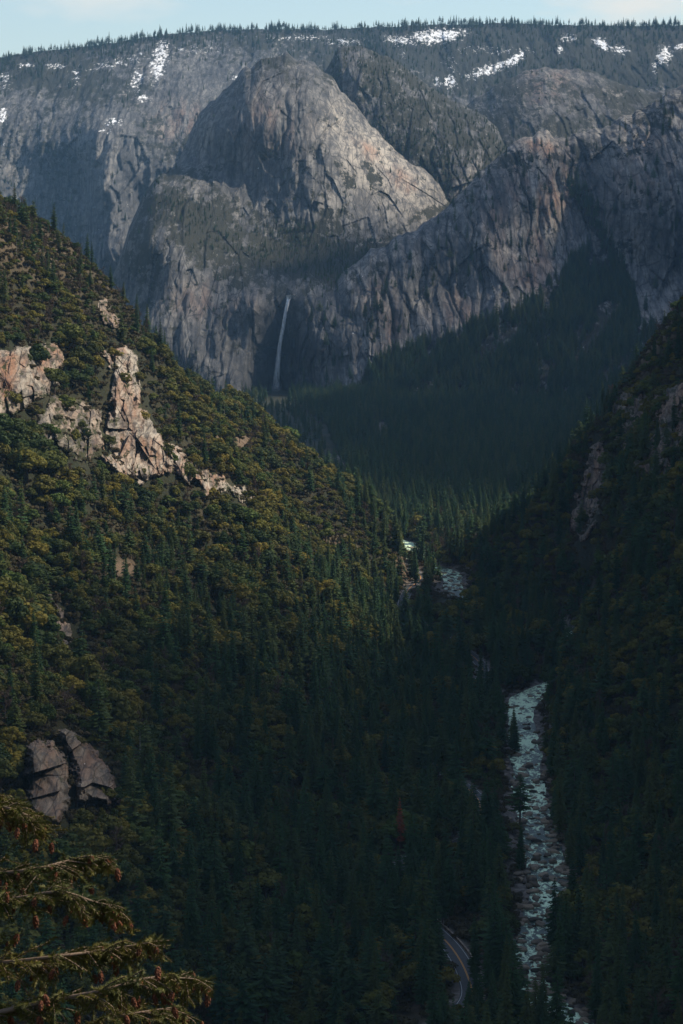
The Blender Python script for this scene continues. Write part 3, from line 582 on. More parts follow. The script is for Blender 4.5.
CON = [conifer_parts(1, 30, 4.2), conifer_parts(2, 30, 3.6, 34, ragged=.4), conifer_parts(3, 30, 5.0, 26, ragged=.45, sparse=.12), conifer_parts(4, 30, 3.1, 34, sparse=.05), conifer_parts(5, 30, 4.6, 28, ragged=.5, sparse=.2, low=.22), conifer_parts(6, 26, 5.6, 20, ragged=.6, sparse=.28, low=.35), conifer_parts(7, 30, 4.0, 30, ragged=.7, sparse=.35, low=.15), conifer_parts(8, 22, 4.8, 24, ragged=.45, sparse=.1, low=.08)]
OAK = [oak_parts(11), oak_parts(12, 10, 4.3, 14), oak_parts(13, 8, 5.0, 17), oak_parts(14, 11, 4.0, 13), oak_parts(15, 7, 4.0, 11), oak_parts(16, 13, 3.4, 12), oak_parts(17, 9, 3.6, 8), oak_parts(18, 12, 5.4, 18)]
BAR = [bare_parts(21), bare_parts(22, 16, 3.), bare_parts(23, 11, 4.2)]
SHR = [oak_parts(31, 2.6, 2.3, 7, SCRUB_LEAF, .34, 'scrub', 70), oak_parts(32, 2.2, 1.9, 5, SCRUB_LEAF, .34, 'scrub', 70)]
CON_T = [merged('conifer_shape', p, [BARK, CONIFER_LEAF]) for p in CON]
OAK_T = [merged('oak_shape', p, [BARK, OAK_LEAF]) for p in OAK]
BAR_T = [merged('bare_shape', p, [BARK, BARE_TWIG]) for p in BAR]
SHR_T = [merged('scrub_shape', p, [BARK, SCRUB_LEAF]) for p in SHR]
def scatter(name, P, scale, templates, label, seed=0):
    P = np.asarray(P, float); n = len(P); rg = np.random.default_rng(seed)
    me = bpy.data.meshes.new(name); me.vertices.add(n); me.vertices.foreach_set('co', P.astype(np.float32).ravel())
    fattr(me, 'scl', scale)
    at = me.attributes.new('idx', 'INT', 'POINT'); at.data.foreach_set('value', rg.integers(0, len(templates), n).astype(np.int32))
    fattr(me, 'yaw', rg.uniform(0, 6.28, n)); fattr(me, 'wide', rg.uniform(.75, 1.35, n)); fattr(me, 'tx', rg.normal(0, .04, n)); fattr(me, 'ty', rg.normal(0, .04, n))
    o = link(bpy.data.objects.new(name, me)); tag(o, label, kind='stuff')
    g = bpy.data.node_groups.new(name, 'GeometryNodeTree')
    g.interface.new_socket('Geometry', in_out='INPUT', socket_type='NodeSocketGeometry'); g.interface.new_socket('Geometry', in_out='OUTPUT', socket_type='NodeSocketGeometry')
    N = g.nodes; L = g.links; gi = N.new('NodeGroupInput'); go = N.new('NodeGroupOutput'); ip = N.new('GeometryNodeInstanceOnPoints')
    gt = N.new('GeometryNodeGeometryToInstance')
    for t_ in templates:
        oi = N.new('GeometryNodeObjectInfo'); oi.inputs['Object'].default_value = t_; oi.inputs['As Instance'].default_value = False
        L.new(oi.outputs['Geometry'], gt.inputs[0])
    def na(nm, ty):
        a = N.new('GeometryNodeInputNamedAttribute'); a.data_type = ty; a.inputs[0].default_value = nm; return a.outputs['Attribute']
    L.new(gi.outputs[0], ip.inputs['Points']); L.new(gt.outputs[0], ip.inputs['Instance']); ip.inputs['Pick Instance'].default_value = True
    L.new(na('idx', 'INT'), ip.inputs['Instance Index'])
    cx_ = N.new('ShaderNodeCombineXYZ'); L.new(na('yaw', 'FLOAT'), cx_.inputs[2]); L.new(na('tx', 'FLOAT'), cx_.inputs[0]); L.new(na('ty', 'FLOAT'), cx_.inputs[1]); L.new(cx_.outputs[0], ip.inputs['Rotation'])
    mu = N.new('ShaderNodeMath'); mu.operation = 'MULTIPLY'; sc = na('scl', 'FLOAT'); L.new(sc, mu.inputs[0]); L.new(na('wide', 'FLOAT'), mu.inputs[1])
    cs = N.new('ShaderNodeCombineXYZ'); L.new(mu.outputs[0], cs.inputs[0]); L.new(mu.outputs[0], cs.inputs[1]); L.new(sc, cs.inputs[2]); L.new(cs.outputs[0], ip.inputs['Scale'])
    L.new(ip.outputs[0], go.inputs[0]); md = o.modifiers.new('scatter', 'NODES'); md.node_group = g
    return o

# ------------------------------------------------------------------ where the trees stand
def jgrid(s, seed, y0=560, y1=4420, margin=30):
    rg = np.random.default_rng(seed); xs = np.arange(-720, 720, s); ys = np.arange(y0, y1, s)
    X, Yv = np.meshgrid(xs, ys); X = X+rg.uniform(-.48, .48, X.shape)*s; Yv = Yv+rg.uniform(-.48, .48, X.shape)*s
    m = np.abs(X) < .1395*Yv+margin; return X[m], Yv[m], rg
def visible(x, y, z):
    """terrain occlusion test from the camera"""
    vis = np.ones(len(x), bool)
    ks = np.linspace(.3, .985, 46)
    for k in ks: vis &= terrain_fast(x*k, y*k) < z*k+4
    return vis
# coarse height cache
cy_ = np.linspace(150, 4500, 900); ca_ = np.linspace(-.2, .2, 260)
AA, YY = np.meshgrid(ca_, cy_); CZ = terrain(AA*YY, YY)
def terrain_fast(x, y):
    a = np.clip((x/y+.2)/.4*259, 0, 258.99); b = np.clip((y-150)/(4350)*899, 0, 898.99); i = a.astype(int); j = b.astype(int); u = a-i; v = b-j
    return (CZ[j, i]*(1-u)+CZ[j, i+1]*u)*(1-v)+(CZ[j+1, i]*(1-u)+CZ[j+1, i+1]*u)*v
def in_poly(P, x, y):
    r = np.zeros(x.shape, bool)
    for i in range(len(P)):
        a, b = P[i], P[(i+1) % len(P)]; r ^= ((a[1] > y) != (b[1] > y)) & (x < (b[0]-a[0])*(y-a[1])/((b[1]-a[1]) or 1e-9)+a[0])
    return r
CLEAR = [np.array(P) for P in OUT[:8]+OUT[9:10]] + [np.array(p, float) for p in ([(448, 912), (466, 912), (486, 950), (486, 984), (462, 984), (448, 940)], [(404, 1000), (446, 996), (452, 1030), (396, 1030)], [(96, 562), (146, 560), (148, 574), (96, 574)], [(222, 432), (250, 438), (248, 448), (222, 444)], [(400, 562), (424, 560), (424, 584), (402, 586)], [(436, 566), (468, 566), (464, 600), (430, 604)], [(266, 368), (288, 368), (288, 396), (268, 396)], [(506, 690), (546, 690), (544, 740), (506, 740)], [(506, 756), (546, 756), (548, 840), (524, 900), (508, 880)])]
def keepout(x, y, z, h, w, seed, soft=.12):
    rg = np.random.default_rng(seed); bad = np.zeros(len(x), bool)
    for P in CLEAR:
        hit = np.zeros(len(x), bool)
        for fh in (.15, .5, .9):
            for fw in (-.5, 0, .5):
                px, py = proj(x+fw*w*(1-fh*.6), y, z+fh*h); hit |= in_poly(P, px, py)
        bad |= hit & (rg.random(len(x)) > soft)
    return bad
def common(x, y):
    z = terrain(x, y); dr, _ = dist_line(RIV, x, y); dd, _ = dist_line(RD, x, y); return z, dr, dd
def bl(px, py, L): return blob(px, py, L)
def conifer_density(px, py, y):
    left = sst(0, 60, 0.62*px+260-py*.55) # unused shaping
    d = np.full(px.shape, .80)
    d = np.where(y > 2350, .97, d)
    # golden oak slope upper left
    g = in_poly(np.array([(-60, 150), (140, 270), (330, 430), (380, 560), (330, 570), (250, 560), (200, 590), (160, 640), (170, 740), (120, 760), (-60, 760)]), px, py)
    d = np.where(g, .13, d)
    g2 = in_poly(np.array([(-60, 740), (120, 700), (230, 700), (250, 800), (180, 840), (120, 830), (60, 880), (-60, 900)]), px, py); d = np.where(g2, .18, d)
    g3 = in_poly(np.array([(160, 620), (300, 640), (330, 720), (260, 820), (180, 760)]), px, py); d = np.where(g3, .42, d)
    d = np.maximum(d, bl(px, py, [(10, 480, 14, 22, 0, .9), (90, 500, 26, 26, 0, .9), (125, 520, 30, 26, 30, .8), (175, 560, 30, 50, 30, .8), (235, 610, 40, 40, 0, .8), (150, 350, 12, 40, -20, .6), (10, 290, 20, 30, 0, .5), (270, 400, 40, 12, 20, .45), (30, 222, 40, 14, 30, .25), (70, 360, 20, 30, 0, .3), (350, 500, 20, 20, 0, .5), (255, 530, 20, 16, 0, .35)]))
    r = in_poly(np.array([(600, 380), (720, 300), (720, 760), (620, 760), (560, 620), (500, 560)]), px, py); d = np.where(r, .5, d)
    r2 = in_poly(np.array([(600, 300), (720, 280), (720, 470), (620, 430)]), px, py); d = np.where(r2, .12, d)
    return d
# conifers
x, y, rg = jgrid(8.2, 3); z, dr, dd = common(x, y); px, py = proj(x, y, z)
dens = conifer_density(px, py, y); hh = rg.uniform(.55, 1.12, len(x))**1.1; hh = np.where(y > 2350, hh*1.0+.05, hh); hh *= np.where((px < 330) & (py < 640), .82, 1.)
hh = np.where(rg.random(len(x)) < .16, hh*.55, hh)
ok = (rg.random(len(x)) < dens*(.75+.35*fbm(x/60, y/60, None, 3, 55))) & (dr > 8.6+8*((y > 1880)&(y < 2150))+7*fbm(x/18, y/18, None, 2, 8)) & ((dd > np.where(y < 960, 8., 4.9)) | (y > 2420)) & (y < 4420)
x, y, z, hh = x[ok], y[ok], z[ok], hh[ok]; ok = ~keepout(x, y, z, 30*hh, 7*hh, 5, .04); CO = np.stack([x, y, z-.4, hh], -1)[ok]
# extra: hand-placed stand between road and river, skyline trees, lone pines
ex = []
def stand(cx, cy, D, n, rx, ry, h0, h1, seed):
    r = random.Random(seed)
    for _ in range(n):
        X0, Y0, _z = unproj(cx, cy, D); X0 += r.gauss(0, rx); Y0 += r.gauss(0, ry); zz = float(terrain(np.array([X0]), np.array([Y0]))[0]); ex.append((X0, Y0, zz-.4, r.uniform(h0, h1)))
stand(494, 975, 915, 15, 3.2, 14, .7, 1.15, 1); stand(88, 535, 1230, 11, 6, 30, .6, .95, 11); stand(125, 545, 1270, 9, 6, 25, .5, .85, 12); stand(178, 590, 1320, 16, 8, 40, .5, .95, 13); stand(8, 505, 1190, 4, 3, 10, .7, .9, 14); stand(240, 610, 1400, 18, 12, 40, .5, .95, 15); stand(425, 905, 985, 12, 4, 12, .7, 1.0, 16); stand(432, 880, 1035, 12, 6, 14, .8, 1.1, 26); stand(470, 870, 1090, 10, 5, 20, .8, 1.1, 27); stand(474, 1012, 868, 5, 2.5, 6, .5, .75, 28); stand(458, 1022, 838, 7, 3, 6, .5, .8, 41); stand(440, 1012, 848, 5, 3, 6, .45, .7, 42); stand(395, 930, 960, 8, 6, 10, .6, 1., 29); stand(470, 690, 1400, 10, 5, 30, .8, 1.1, 30); stand(425, 740, 1300, 10, 5, 20, .8, 1.1, 31); stand(392, 905, 985, 9, 5, 16, .7, 1.0, 17); stand(150, 850, 990, 8, 7, 20, .5, .85, 18); stand(516, 760, 1330, 3, 2, 8, .6, .8, 19); stand(403, 590, 1900, 6, 4, 20, .9, 1.2, 2); stand(430, 590, 1930, 5, 4, 14, .7, 1.0, 3)
for a in [(2, 0, 1497, .55), (9, 0, 1500, .5), (15, 0, 1512, .65), (25, 0, 1520, .6), (32, 0, 1540, .75), (41, 0, 1545, .6), (-6, 0, 1495, .6), (20, 0, 1510, .5)]:
    X0, Y0, _ = unproj(*a[:3]); zz = float(terrain(np.array([X0]), np.array([Y0]))[0]); ex.append((X0, Y0, zz-.3, a[3]))
CO = np.vstack([CO, np.array(ex)])
# oaks
x, y, rg = jgrid(5.6, 4, 560, 2500); z, dr, dd = common(x, y); px, py = proj(x, y, z)
dens = (1-conifer_density(px, py, y)*.62)*np.clip(.85+.9*fbm(x/32, y/32, None, 3, 88), .2, 1); hh = rg.uniform(.38, 1.12, len(x))**.9*np.clip(1.15+.9*fbm(x/55, y/55, None, 2, 89), .7, 1.7); scrubby = in_poly(np.array([(-80, 150), (140, 260), (150, 345), (100, 352), (-80, 345)]), px, py) | in_poly(np.array([(560, 260), (720, 260), (720, 400), (640, 400), (590, 440)]), px, py)
hh = np.where(scrubby, hh*.55, hh)
ok = (rg.random(len(x)) < dens*np.where(scrubby, 1.3, 1)) & (dr > 11) & (dd > 7)
x, y, z, hh, px, py = x[ok], y[ok], z[ok], hh[ok], px[ok], py[ok]; ok = ~keepout(x, y, z, 9*hh, 9*hh, 6, .10); OA = np.stack([x, y, z-.5*hh, hh], -1)[ok]
# bare trees
x, y, rg = jgrid(14, 5, 560, 2500); z, dr, dd = common(x, y)
ok = (rg.random(len(x)) < .25+.5*(dr < 40)) & (dr > 12) & (dd > 8); x, y, z = x[ok], y[ok], z[ok]; hh = rg.uniform(.6, 1.3, len(x)); ok = ~keepout(x, y, z, 14*hh, 6*hh, 7, .1)
BA = np.stack([x, y, z-.3, hh], -1)[ok]
# drop what the terrain hides completely (keeps a wide margin)
def filt(A_, H):
    v = visible(A_[:, 0], A_[:, 1], A_[:, 2]+H*A_[:, 3]*.95); return A_[v]
CO = filt(CO, 30); OA = filt(OA, 9); BA = filt(BA, 13)
# which show largest: paint near to far into a coarse mask
ALL = [(a, 'c', 30, 6.5) for a in CO]+[(a, 'o', 9, 9.) for a in OA]+[(a, 'b', 14, 6.) for a in BA]
order = sorted(range(len(ALL)), key=lambda i: ALL[i][0][1]); cov = np.zeros((512, 342), bool); score = np.zeros(len(ALL))
for i in order:
    a, k, H, Wd = ALL[i]; s_ = F/a[1]; cx0 = CX+a[0]*s_; b_ = HY-a[2]*s_; tp = HY-(a[2]+H*a[3])*s_; hw_ = Wd*a[3]*s_*.5
    n_ = 0
    for row in range(max(0, int(tp/2)), min(512, int(b_/2)+1)):
        u = (row*2-tp)/max(b_-tp, 1); ww = hw_*(u if k == 'c' else math.sqrt(max(0.05, 1-(2*u-1)**2)))
        c0, c1 = max(0, int((cx0-ww)/2)), min(342, int((cx0+ww)/2)+1)
        if c1 > c0: n_ += int((~cov[row, c0:c1]).sum()); cov[row, c0:c1] = True
    score[i] = n_
nC, nO = len(CO), len(OA)
def split(arr, sc, n=300):
    o = np.argsort(-sc); return arr[o[:n]], arr[o[n:]]
COi, COr = split(CO, score[:nC], 300); OAi, OAr = split(OA, score[nC:nC+nO], 300); BAi, BAr = split(BA, score[nC+nO:], 60)
print('trees', nC, nO, len(BA))
def zone(px, py, x, y, k):
    riv = float(np.interp(y, RIV[40:, 1], RIV[40:, 0]))
    if px < 130 and py > 830: return 'at the foot of the left slope behind the foreground branches'
    if py < 330: return 'on the dark brow of the left spur' if px < 340 else 'on the crest of the right spur'
    if x < riv:
        if py < 600: return 'on the sunlit part of the left slope around the pale cliffs'
        if px < 230 and py < 850: return 'on the left slope around the rounded grey outcrop'
        if x > riv-45: return 'on the left bank between the road and the river'
        return 'on the shaded lower left slope above the road'
    if y > 1700: return 'on the right spur above the far river bend'
    if x < riv+45: return 'on the right bank beside the white water'
    return 'on the shaded slope right of the river'
def place_tree(name, parts, a, label, cat, group, rgn):
    e = link(bpy.data.objects.new(name, None)); e.location = (float(a[0]), float(a[1]), float(a[2])); e.rotation_euler = (rgn.uniform(-.03, .03), rgn.uniform(-.03, .03), rgn.uniform(0, 6.28))
    s_ = float(a[3]); w_ = s_*rgn.uniform(.85, 1.25); e.scale = (w_, w_, s_); e.empty_display_size = .5
    tag(e, label, cat, group)
    link(bpy.data.objects.new('trunk', parts[0]), e); link(bpy.data.objects.new('crown', parts[1]), e)
    return e
rp = random.Random(99)
for arr, kind, H in ((COi, 'c', 30), (OAi, 'o', 9), (BAi, 'b', 14)):
    for a in arr:
        px_, py_ = proj(a[0], a[1], a[2]+H*a[3]*.5); zn = zone(px_, py_, a[0], a[1], kind); tall = a[3] > .85
        if kind == 'c':
            place_tree('conifer_tree', rp.choice(CON), a, ('tall' if tall else 'smaller')+' dark green conifer '+zn, 'conifer', ('tall' if tall else 'smaller')+' conifers '+zn, rp)
        elif kind == 'o':
            g_ = a[3] > .95
            place_tree('oak_tree', rp.choice(OAK), a, ('broad' if g_ else 'small')+' rounded olive oak '+zn, 'oak', ('broad' if g_ else 'small')+' oaks '+zn, rp)
        else: place_tree('bare_tree', rp.choice(BAR), a, 'leafless brown tree '+zn, 'bare tree', 'leafless trees '+zn, rp)
scatter('conifer_forest', COr[:, :3], COr[:, 3], CON_T, 'dense conifer forest filling the valley floor and slopes', 1)
scatter('oak_woodland', OAr[:, :3], OAr[:, 3], OAK_T, 'rounded olive oak woodland covering the slopes', 2)
scatter('bare_woodland', BAr[:, :3], BAr[:, 3], BAR_T, 'leafless brown trees scattered through the woods', 3)
# single trees that stand out
def at_ground(px, py, D):
    X0, Y0, _ = unproj(px, py, D); return X0, Y0, float(terrain(np.array([X0]), np.array([Y0]))[0])
DEADC = conifer_parts(41, 30, 3.2, 26, sparse=.25, mat=RUST_LEAF, name='dead_conifer')
X0, Y0, z0 = at_ground(400, 845, 1090); place_tree('conifer_tree', DEADC, (X0, Y0, z0+4, .72), 'dead rust-red conifer standing alone among dark green ones', 'conifer', None, rp)
def snag(rs):
    r = random.Random(rs); m_ = MB(); b_ = MB(); m_.tube((0, 0, -1), (.3, .1, 12), .32, .2, 6); m_.tube((.3, .1, 12), (.5, .2, 21), .2, .05, 5)
    for q in range(16):
        a = r.uniform(0, 6.28); h = r.uniform(5, 19); L = r.uniform(.6, 2.2)*(1.2-h/24); b_.tube((.3*h/12, .1, h), (.3+math.cos(a)*L, .1+math.sin(a)*L, h+r.uniform(-.3, .5)), .07, .03, 3)
    return m_.mesh('snag_trunk', [DEADWOOD]), b_.mesh('snag_branches', [DEADWOOD])
for k, (a, b, D, s_, lb) in enumerate([(224, 400, 1880, .8, 'grey dead snag on the left spur skyline below the waterfall'), (140, 880, 985, .9, 'pale bare snag among conifers below the rounded grey outcrop'), (17, 300, 1480, .7, 'thin dead snag on the dark brow at the left edge'), (214, 398, 1870, .6, 'shorter grey dead snag on the left spur skyline')]):
    X0, Y0, z0 = at_ground(a, b, D); e = link(bpy.data.objects.new('dead_snag', None)); e.location = (X0, Y0, z0); e.scale = (s_,)*3; e.rotation_euler[2] = k*1.3; tag(e, lb, 'dead tree', 'dead snags')
    p_ = snag(k); link(bpy.data.objects.new('trunk', p_[0]), e); link(bpy.data.objects.new('branches', p_[1]), e)
# scrub on the near slopes
x, y, rg = jgrid(3.9, 6, 700, 2400, 5); z, dr, dd = common(x, y); ok = (dr > 11) & (dd > 6) & (rg.random(len(x)) < .8); S = np.stack([x, y, z-.2, rg.uniform(.6, 1.6, len(x))], -1)[ok]
S = S[~keepout(S[:, 0], S[:, 1], S[:, 2], 3*S[:, 3], 3*S[:, 3], 8, .5)]; S = S[visible(S[:, 0], S[:, 1], S[:, 2]+3)]
scatter('scrub', S[:, :3], S[:, 3], SHR_T, 'low brown scrub between the trees', 4)

# trees on the far massifs
def on_massif(Ms, n, fn, seed):
    rg = np.random.default_rng(seed); nr, nc = Ms['PX'].shape; i = rg.integers(0, nr, n); j = rg.integers(0, nc, n)
    px = Ms['PX'][i, j]; py = Ms['PY'][i, j]; m = (px > -15) & (px < 700) & (rg.random(n) < fn(px, py)); i, j = i[m], j[m]
    return np.stack([Ms['X'][i, j], Ms['Y'][i, j], Ms['Z'][i, j]], -1), rg
P1, rg = on_massif(WALLM, 60000, lambda x, y: np.clip(.9*sst(-2, 6, y-apron_line(x))*(.05+.95*sst(-.22, .12, fbm((x+y*.9)/17, (y-x*.3)/26, None, 4, 3)))*(1-.9*blob(x, y, [(545, 342, 14, 12, -40, 1.), (360, 405, 20, 6, 0, .6)])) + .5*blob(x, y, [(590, 215, 6, 36, -35, .9)]) + .012, 0, 1), 71)
s1 = rg.uniform(.35, 1.25, len(P1)); P1[:, 2] -= 1
P2, rg = on_massif(DOME, 30000, lambda x, y: np.clip(.55*blob(x, y, [(330, 262, 90, 22, 8, 1.), (295, 235, 40, 10, 5, .7), (200, 222, 60, 22, 30, .35), (190, 425, 60, 12, 0, 1.), (370, 428, 50, 12, 0, 1.)])+.012, 0, 1), 72)
s2 = rg.uniform(.2, .55, len(P2))
P3, rg = on_massif(RIDGE, 9000, lambda x, y: np.clip(.12+.0*x, 0, 1), 73); s3 = rg.uniform(.25, .6, len(P3))
P4, rg = on_massif(PEAK2, 9000, lambda x, y: np.clip(.5-blob(x, y, [(350, 95, 14, 30, 10, .3)]), 0, 1), 74); s4 = rg.uniform(.2, .5, len(P4))
P5, rg = on_massif(RIM, 90000, lambda x, y: np.clip((.95*sst(34, 4, y-interp(RIM_SIL, x))*np.clip(.7+1.3*fbm(x/10, y/14, None, 3, 61), .1, 1)+.22*blob(x, y, [(560, 60, 170, 45, 0, 1.), (60, 80, 90, 16, 10, .4), (400, 55, 90, 22, 0, .8)]))*(.35+.65*sst(-.25, .2, fbm(x/18, y/8, None, 3, 6)))*(1-.93*sst(.35, .6, rim_masks()['snow'](x, y)))+.01, 0, 1), 75); s5 = rg.uniform(.5, .95, len(P5))
n6 = 1500; cx6 = np.random.default_rng(5).uniform(-20, 705, n6); r6 = np.random.default_rng(6); j6 = np.clip(np.searchsorted(RIM['PX'][0], cx6), 0, RIM['PX'].shape[1]-1); ii = r6.integers(0, 5, n6)
P6 = np.stack([RIM['X'][ii, j6], RIM['Y'][ii, j6], RIM['Z'][ii, j6]], -1); s6 = r6.uniform(.3, 1.15, n6)*np.clip(.85+.9*fbm(cx6/9, cx6*0, None, 3, 62), .4, 1.2)
print('far trees', len(P1), len(P2), len(P3), len(P4), len(P5))
scatter('wall_foot_forest', P1, s1, CON_T, 'dark conifers climbing the foot of the right-hand granite wall', 11)
scatter('hanging_valley_forest', np.vstack([P2, P4]), np.r_[s2, s4], CON_T+SHR_T[:1], 'dark conifers and scrub in the hanging valley and behind the dome', 12)
scatter('rim_forest', np.vstack([P5, P6]), np.r_[s5, s6], CON_T, 'fringe of conifers along the far snowy rim', 13)
scatter('ridge_forest', P3, s3, CON_T, 'sparse conifers on the bushy ridge at upper right', 14)

# ------------------------------------------------------------------ river boulders
def boulder_mesh(seed):
    r = np.random.default_rng(seed); import bmesh
    bm = bmesh.new(); bmesh.ops.create_icosphere(bm, subdivisions=3, radius=1); co = np.array([v.co[:] for v in bm.verts])
    for _ in range(9):
        d = r.normal(size=3); d /= np.linalg.norm(d); h = r.uniform(.62, .9); k = co@d; co = co-np.outer(np.maximum(k-h, 0), d)*.95
    co *= (1+.06*fbm(co[:, 0]*2+9, co[:, 1]*2, co[:, 2]*2, 3, seed))[:, None]; co *= np.array((1.25, .95, .72))
    for v, c in zip(bm.verts, co): v.co = c
    me = bpy.data.meshes.new('boulder'); bm.to_mesh(me); bm.free(); me.materials.append(BOULD); return me
t = NT('boulder_granite'); p = t.pos(); oi = t.n('ShaderNodeObjectInfo'); n = t.noise(p, 2.2, 6, .7)
BOULD = t.out(t.mix(t.math('MULTIPLY', oi.outputs['Random'], n), (.04, .034, .026), (.56, .44, .31)), .9, n, .7, .2)
BM = [boulder_mesh(k) for k in range(5)]
rb = random.Random(5); cand = []
for k in range(2600):
    yy = rb.choice([rb.uniform(820, 1700), rb.uniform(820, 1300), rb.uniform(1860, 2150)]); i = int(np.argmin(np.abs(RIV[:, 1]-yy))); off = rb.choice((-1, 1))*abs(rb.gauss(6.5, 3.8))
    if abs(off) > 17: continue
    cand.append((RIV[i, 0]+off, yy+rb.uniform(-1, 1), rb.choice([.7, .9, 1.1, 1.4, 2.1])*rb.uniform(.7, 1.1)))
cand.sort(key=lambda c: -c[2]/c[1])
cz = terrain(np.array([c[0] for c in cand]), np.array([c[1] for c in cand]))
for k, ((bx, by, s_), zz) in enumerate(list(zip(cand, cz))[:250]):
    o = link(bpy.data.objects.new('boulder', BM[k % 5])); zz = max(zz, float(zriv(by))-.35); o.location = (bx, by, zz+.15*s_); o.scale = (s_*rb.uniform(.9, 1.3), s_, s_*rb.uniform(.7, 1.1)); o.rotation_euler = (rb.uniform(-.2, .2), rb.uniform(-.2, .2), rb.uniform(0, 6.28))
    zn = 'in the far sunlit bend of the river' if by > 1700 else ('in the bottom reach of the river beside the road bend' if by < 1000 else 'in the long white-water reach of the river')
    tag(o, 'tan granite boulder '+zn, 'boulder', 'boulders '+zn)
rest = list(zip(cand, cz))[290:900]
tmp = bpy.data.objects.new('cobble_shape', BM[0]); tmp2 = bpy.data.objects.new('cobble_shape', BM[2])
scatter('river_stones', [(c[0], c[1], max(zz, float(zriv(c[1]))-.35)+.1) for c, zz in rest], [c[2]*.8 for c, _ in rest], [tmp, tmp2], 'smaller tan stones strewn along the river bed', 21)
# boulders on the bare bank beside the road
rb = random.Random(8)
for k in range(26):
    X0, Y0, z0 = at_ground(rb.gauss(436, 9), 970, rb.uniform(850, 905)); s_ = rb.uniform(.5, 1.3)
    if float(dist_line(RD, np.array([X0]), np.array([Y0]))[0][0]) < 7.5: continue
    o = link(bpy.data.objects.new('boulder', BM[k % 5])); o.location = (X0, Y0, z0+.1); o.scale = (s_, s_, s_*.8); o.rotation_euler[2] = rb.uniform(0, 6.28); tag(o, 'tan rock lying on the bare bank above the road', 'boulder', 'rocks on the bare bank above the road')

# ------------------------------------------------------------------ foreground fir with cones (its trunk stands left of the frame)
t = NT('fir_needles'); oi = t.n('ShaderNodeObjectInfo'); n = t.noise(t.pos(), 3.0, 3, .6)
NEEDLE = t.out(t.mix(t.ramp(n, [(.3, 0.), (.7, 1.)]), (.035, .055, .012), (.15, .125, .02)), .6, None, spec=.3)
t = NT('fir_twig'); TWIG = t.out(t.mix(t.noise(t.pos(), 6, 4), (.10, .065, .045), (.26, .19, .14)), .9)
t = NT('fir_cone'); n = t.n('ShaderNodeTexVoronoi', {'Vector': t.pos(), 'Scale': 70.0}).outputs['Distance']
CONE = t.out(t.mix(t.ramp(n, [(.1, 0.), (.6, 1.)]), (.24, .08, .035), (.09, .035, .02)), .8, n, .8, .01)
fir = link(bpy.data.objects.new('fir_tree', None)); TX, TY = -4.3, 17.0; tz = float(terrain(np.array([TX]), np.array([TY]))[0]); fir.location = (TX, TY, tz)
tag(fir, 'large foreground fir with cone-laden golden green branches reaching in from the lower left', 'fir tree')
def local(px, py, D): v = np.array(unproj(px, py, D)); return v-np.array((TX, TY, tz))
m_ = MB(); m_.tube((0, 0, -1), (0, 0, -tz-6), .38, .30, 12); m_.tube((0, 0, -tz-6), (.1, 0, -tz-1), .30, .16, 12); m_.tube((.1, 0, -tz-1), (.1, 0, -tz+3), .16, .02, 8)
link(bpy.data.objects.new('trunk', m_.mesh('fir_trunk', [BARK], True)), fir)
def cone_mesh():
    m_ = MB(); prof = [(0, .004), (.008, .014), (.03, .019), (.055, .016), (.075, .007), (.082, .001)]
    for (a, ra), (b, rb_) in zip(prof[:-1], prof[1:]): m_.tube((0, 0, -a), (0, 0, -b), ra, rb_, 7)
    for q in range(26):
        a = q*2.4; h = -.008-.066*q/26; r_ = .018*math.sin(math.pi*(.15+.75*q/26)); c = np.array((math.cos(a)*r_, math.sin(a)*r_, h)); s_ = np.array((-math.sin(a), math.cos(a), 0))
        m_.tri(c+s_*.006+np.array((0, 0, .004)), c-s_*.006+np.array((0, 0, .004)), c+np.array((math.cos(a)*.008, math.sin(a)*.008, -.012)))
    return m_.mesh('fir_cone', [CONE])
CM = cone_mesh(); rf = random.Random(17)
def needles(mb, a, b, L, dens, r):
    a = np.array(a); b = np.array(b); d = b-a; ln = np.linalg.norm(d); d = d/ln
    for q in range(int(ln*dens)):
        c = a+d*ln*r.random(); v = np.array([r.gauss(0, 1), r.gauss(0, 1), r.gauss(-.15, .8)]); v -= d*(v@d)*.8; v /= np.linalg.norm(v); e = c+(v*.9+d*.5)*L*r.uniform(.6, 1.1); s_ = np.cross(v, d)*.0034
        mb.tri(c-s_, c+s_, e)
BR = [([(-130, 815), (-40, 800), (0, 806), (24, 814), (40, 822)], 17.0, .55, 5), ([(-150, 880), (-60, 872), (0, 873), (40, 868), (72, 860), (100, 858)], 17.2, .75, 8), ([(-150, 925), (-40, 905), (20, 898), (60, 892), (95, 902), (115, 906)], 16.4, .8, 9),
      ([(-150, 985), (-40, 966), (10, 962), (60, 956), (105, 950), (148, 943)], 16.8, .85, 10), ([(-150, 1035), (-30, 1018), (40, 1003), (100, 991), (150, 978), (194, 979)], 16.2, .95, 12), ([(-150, 1075), (-20, 1052), (60, 1032), (120, 1016), (170, 1008)], 16.9, .9, 9), ([(-100, 790), (-50, 786), (-20, 790), (6, 800)], 17.3, .4, 3), ([(-150, 1100), (0, 1075), (60, 1060), (100, 1045)], 16.5, 1.0, 5)]
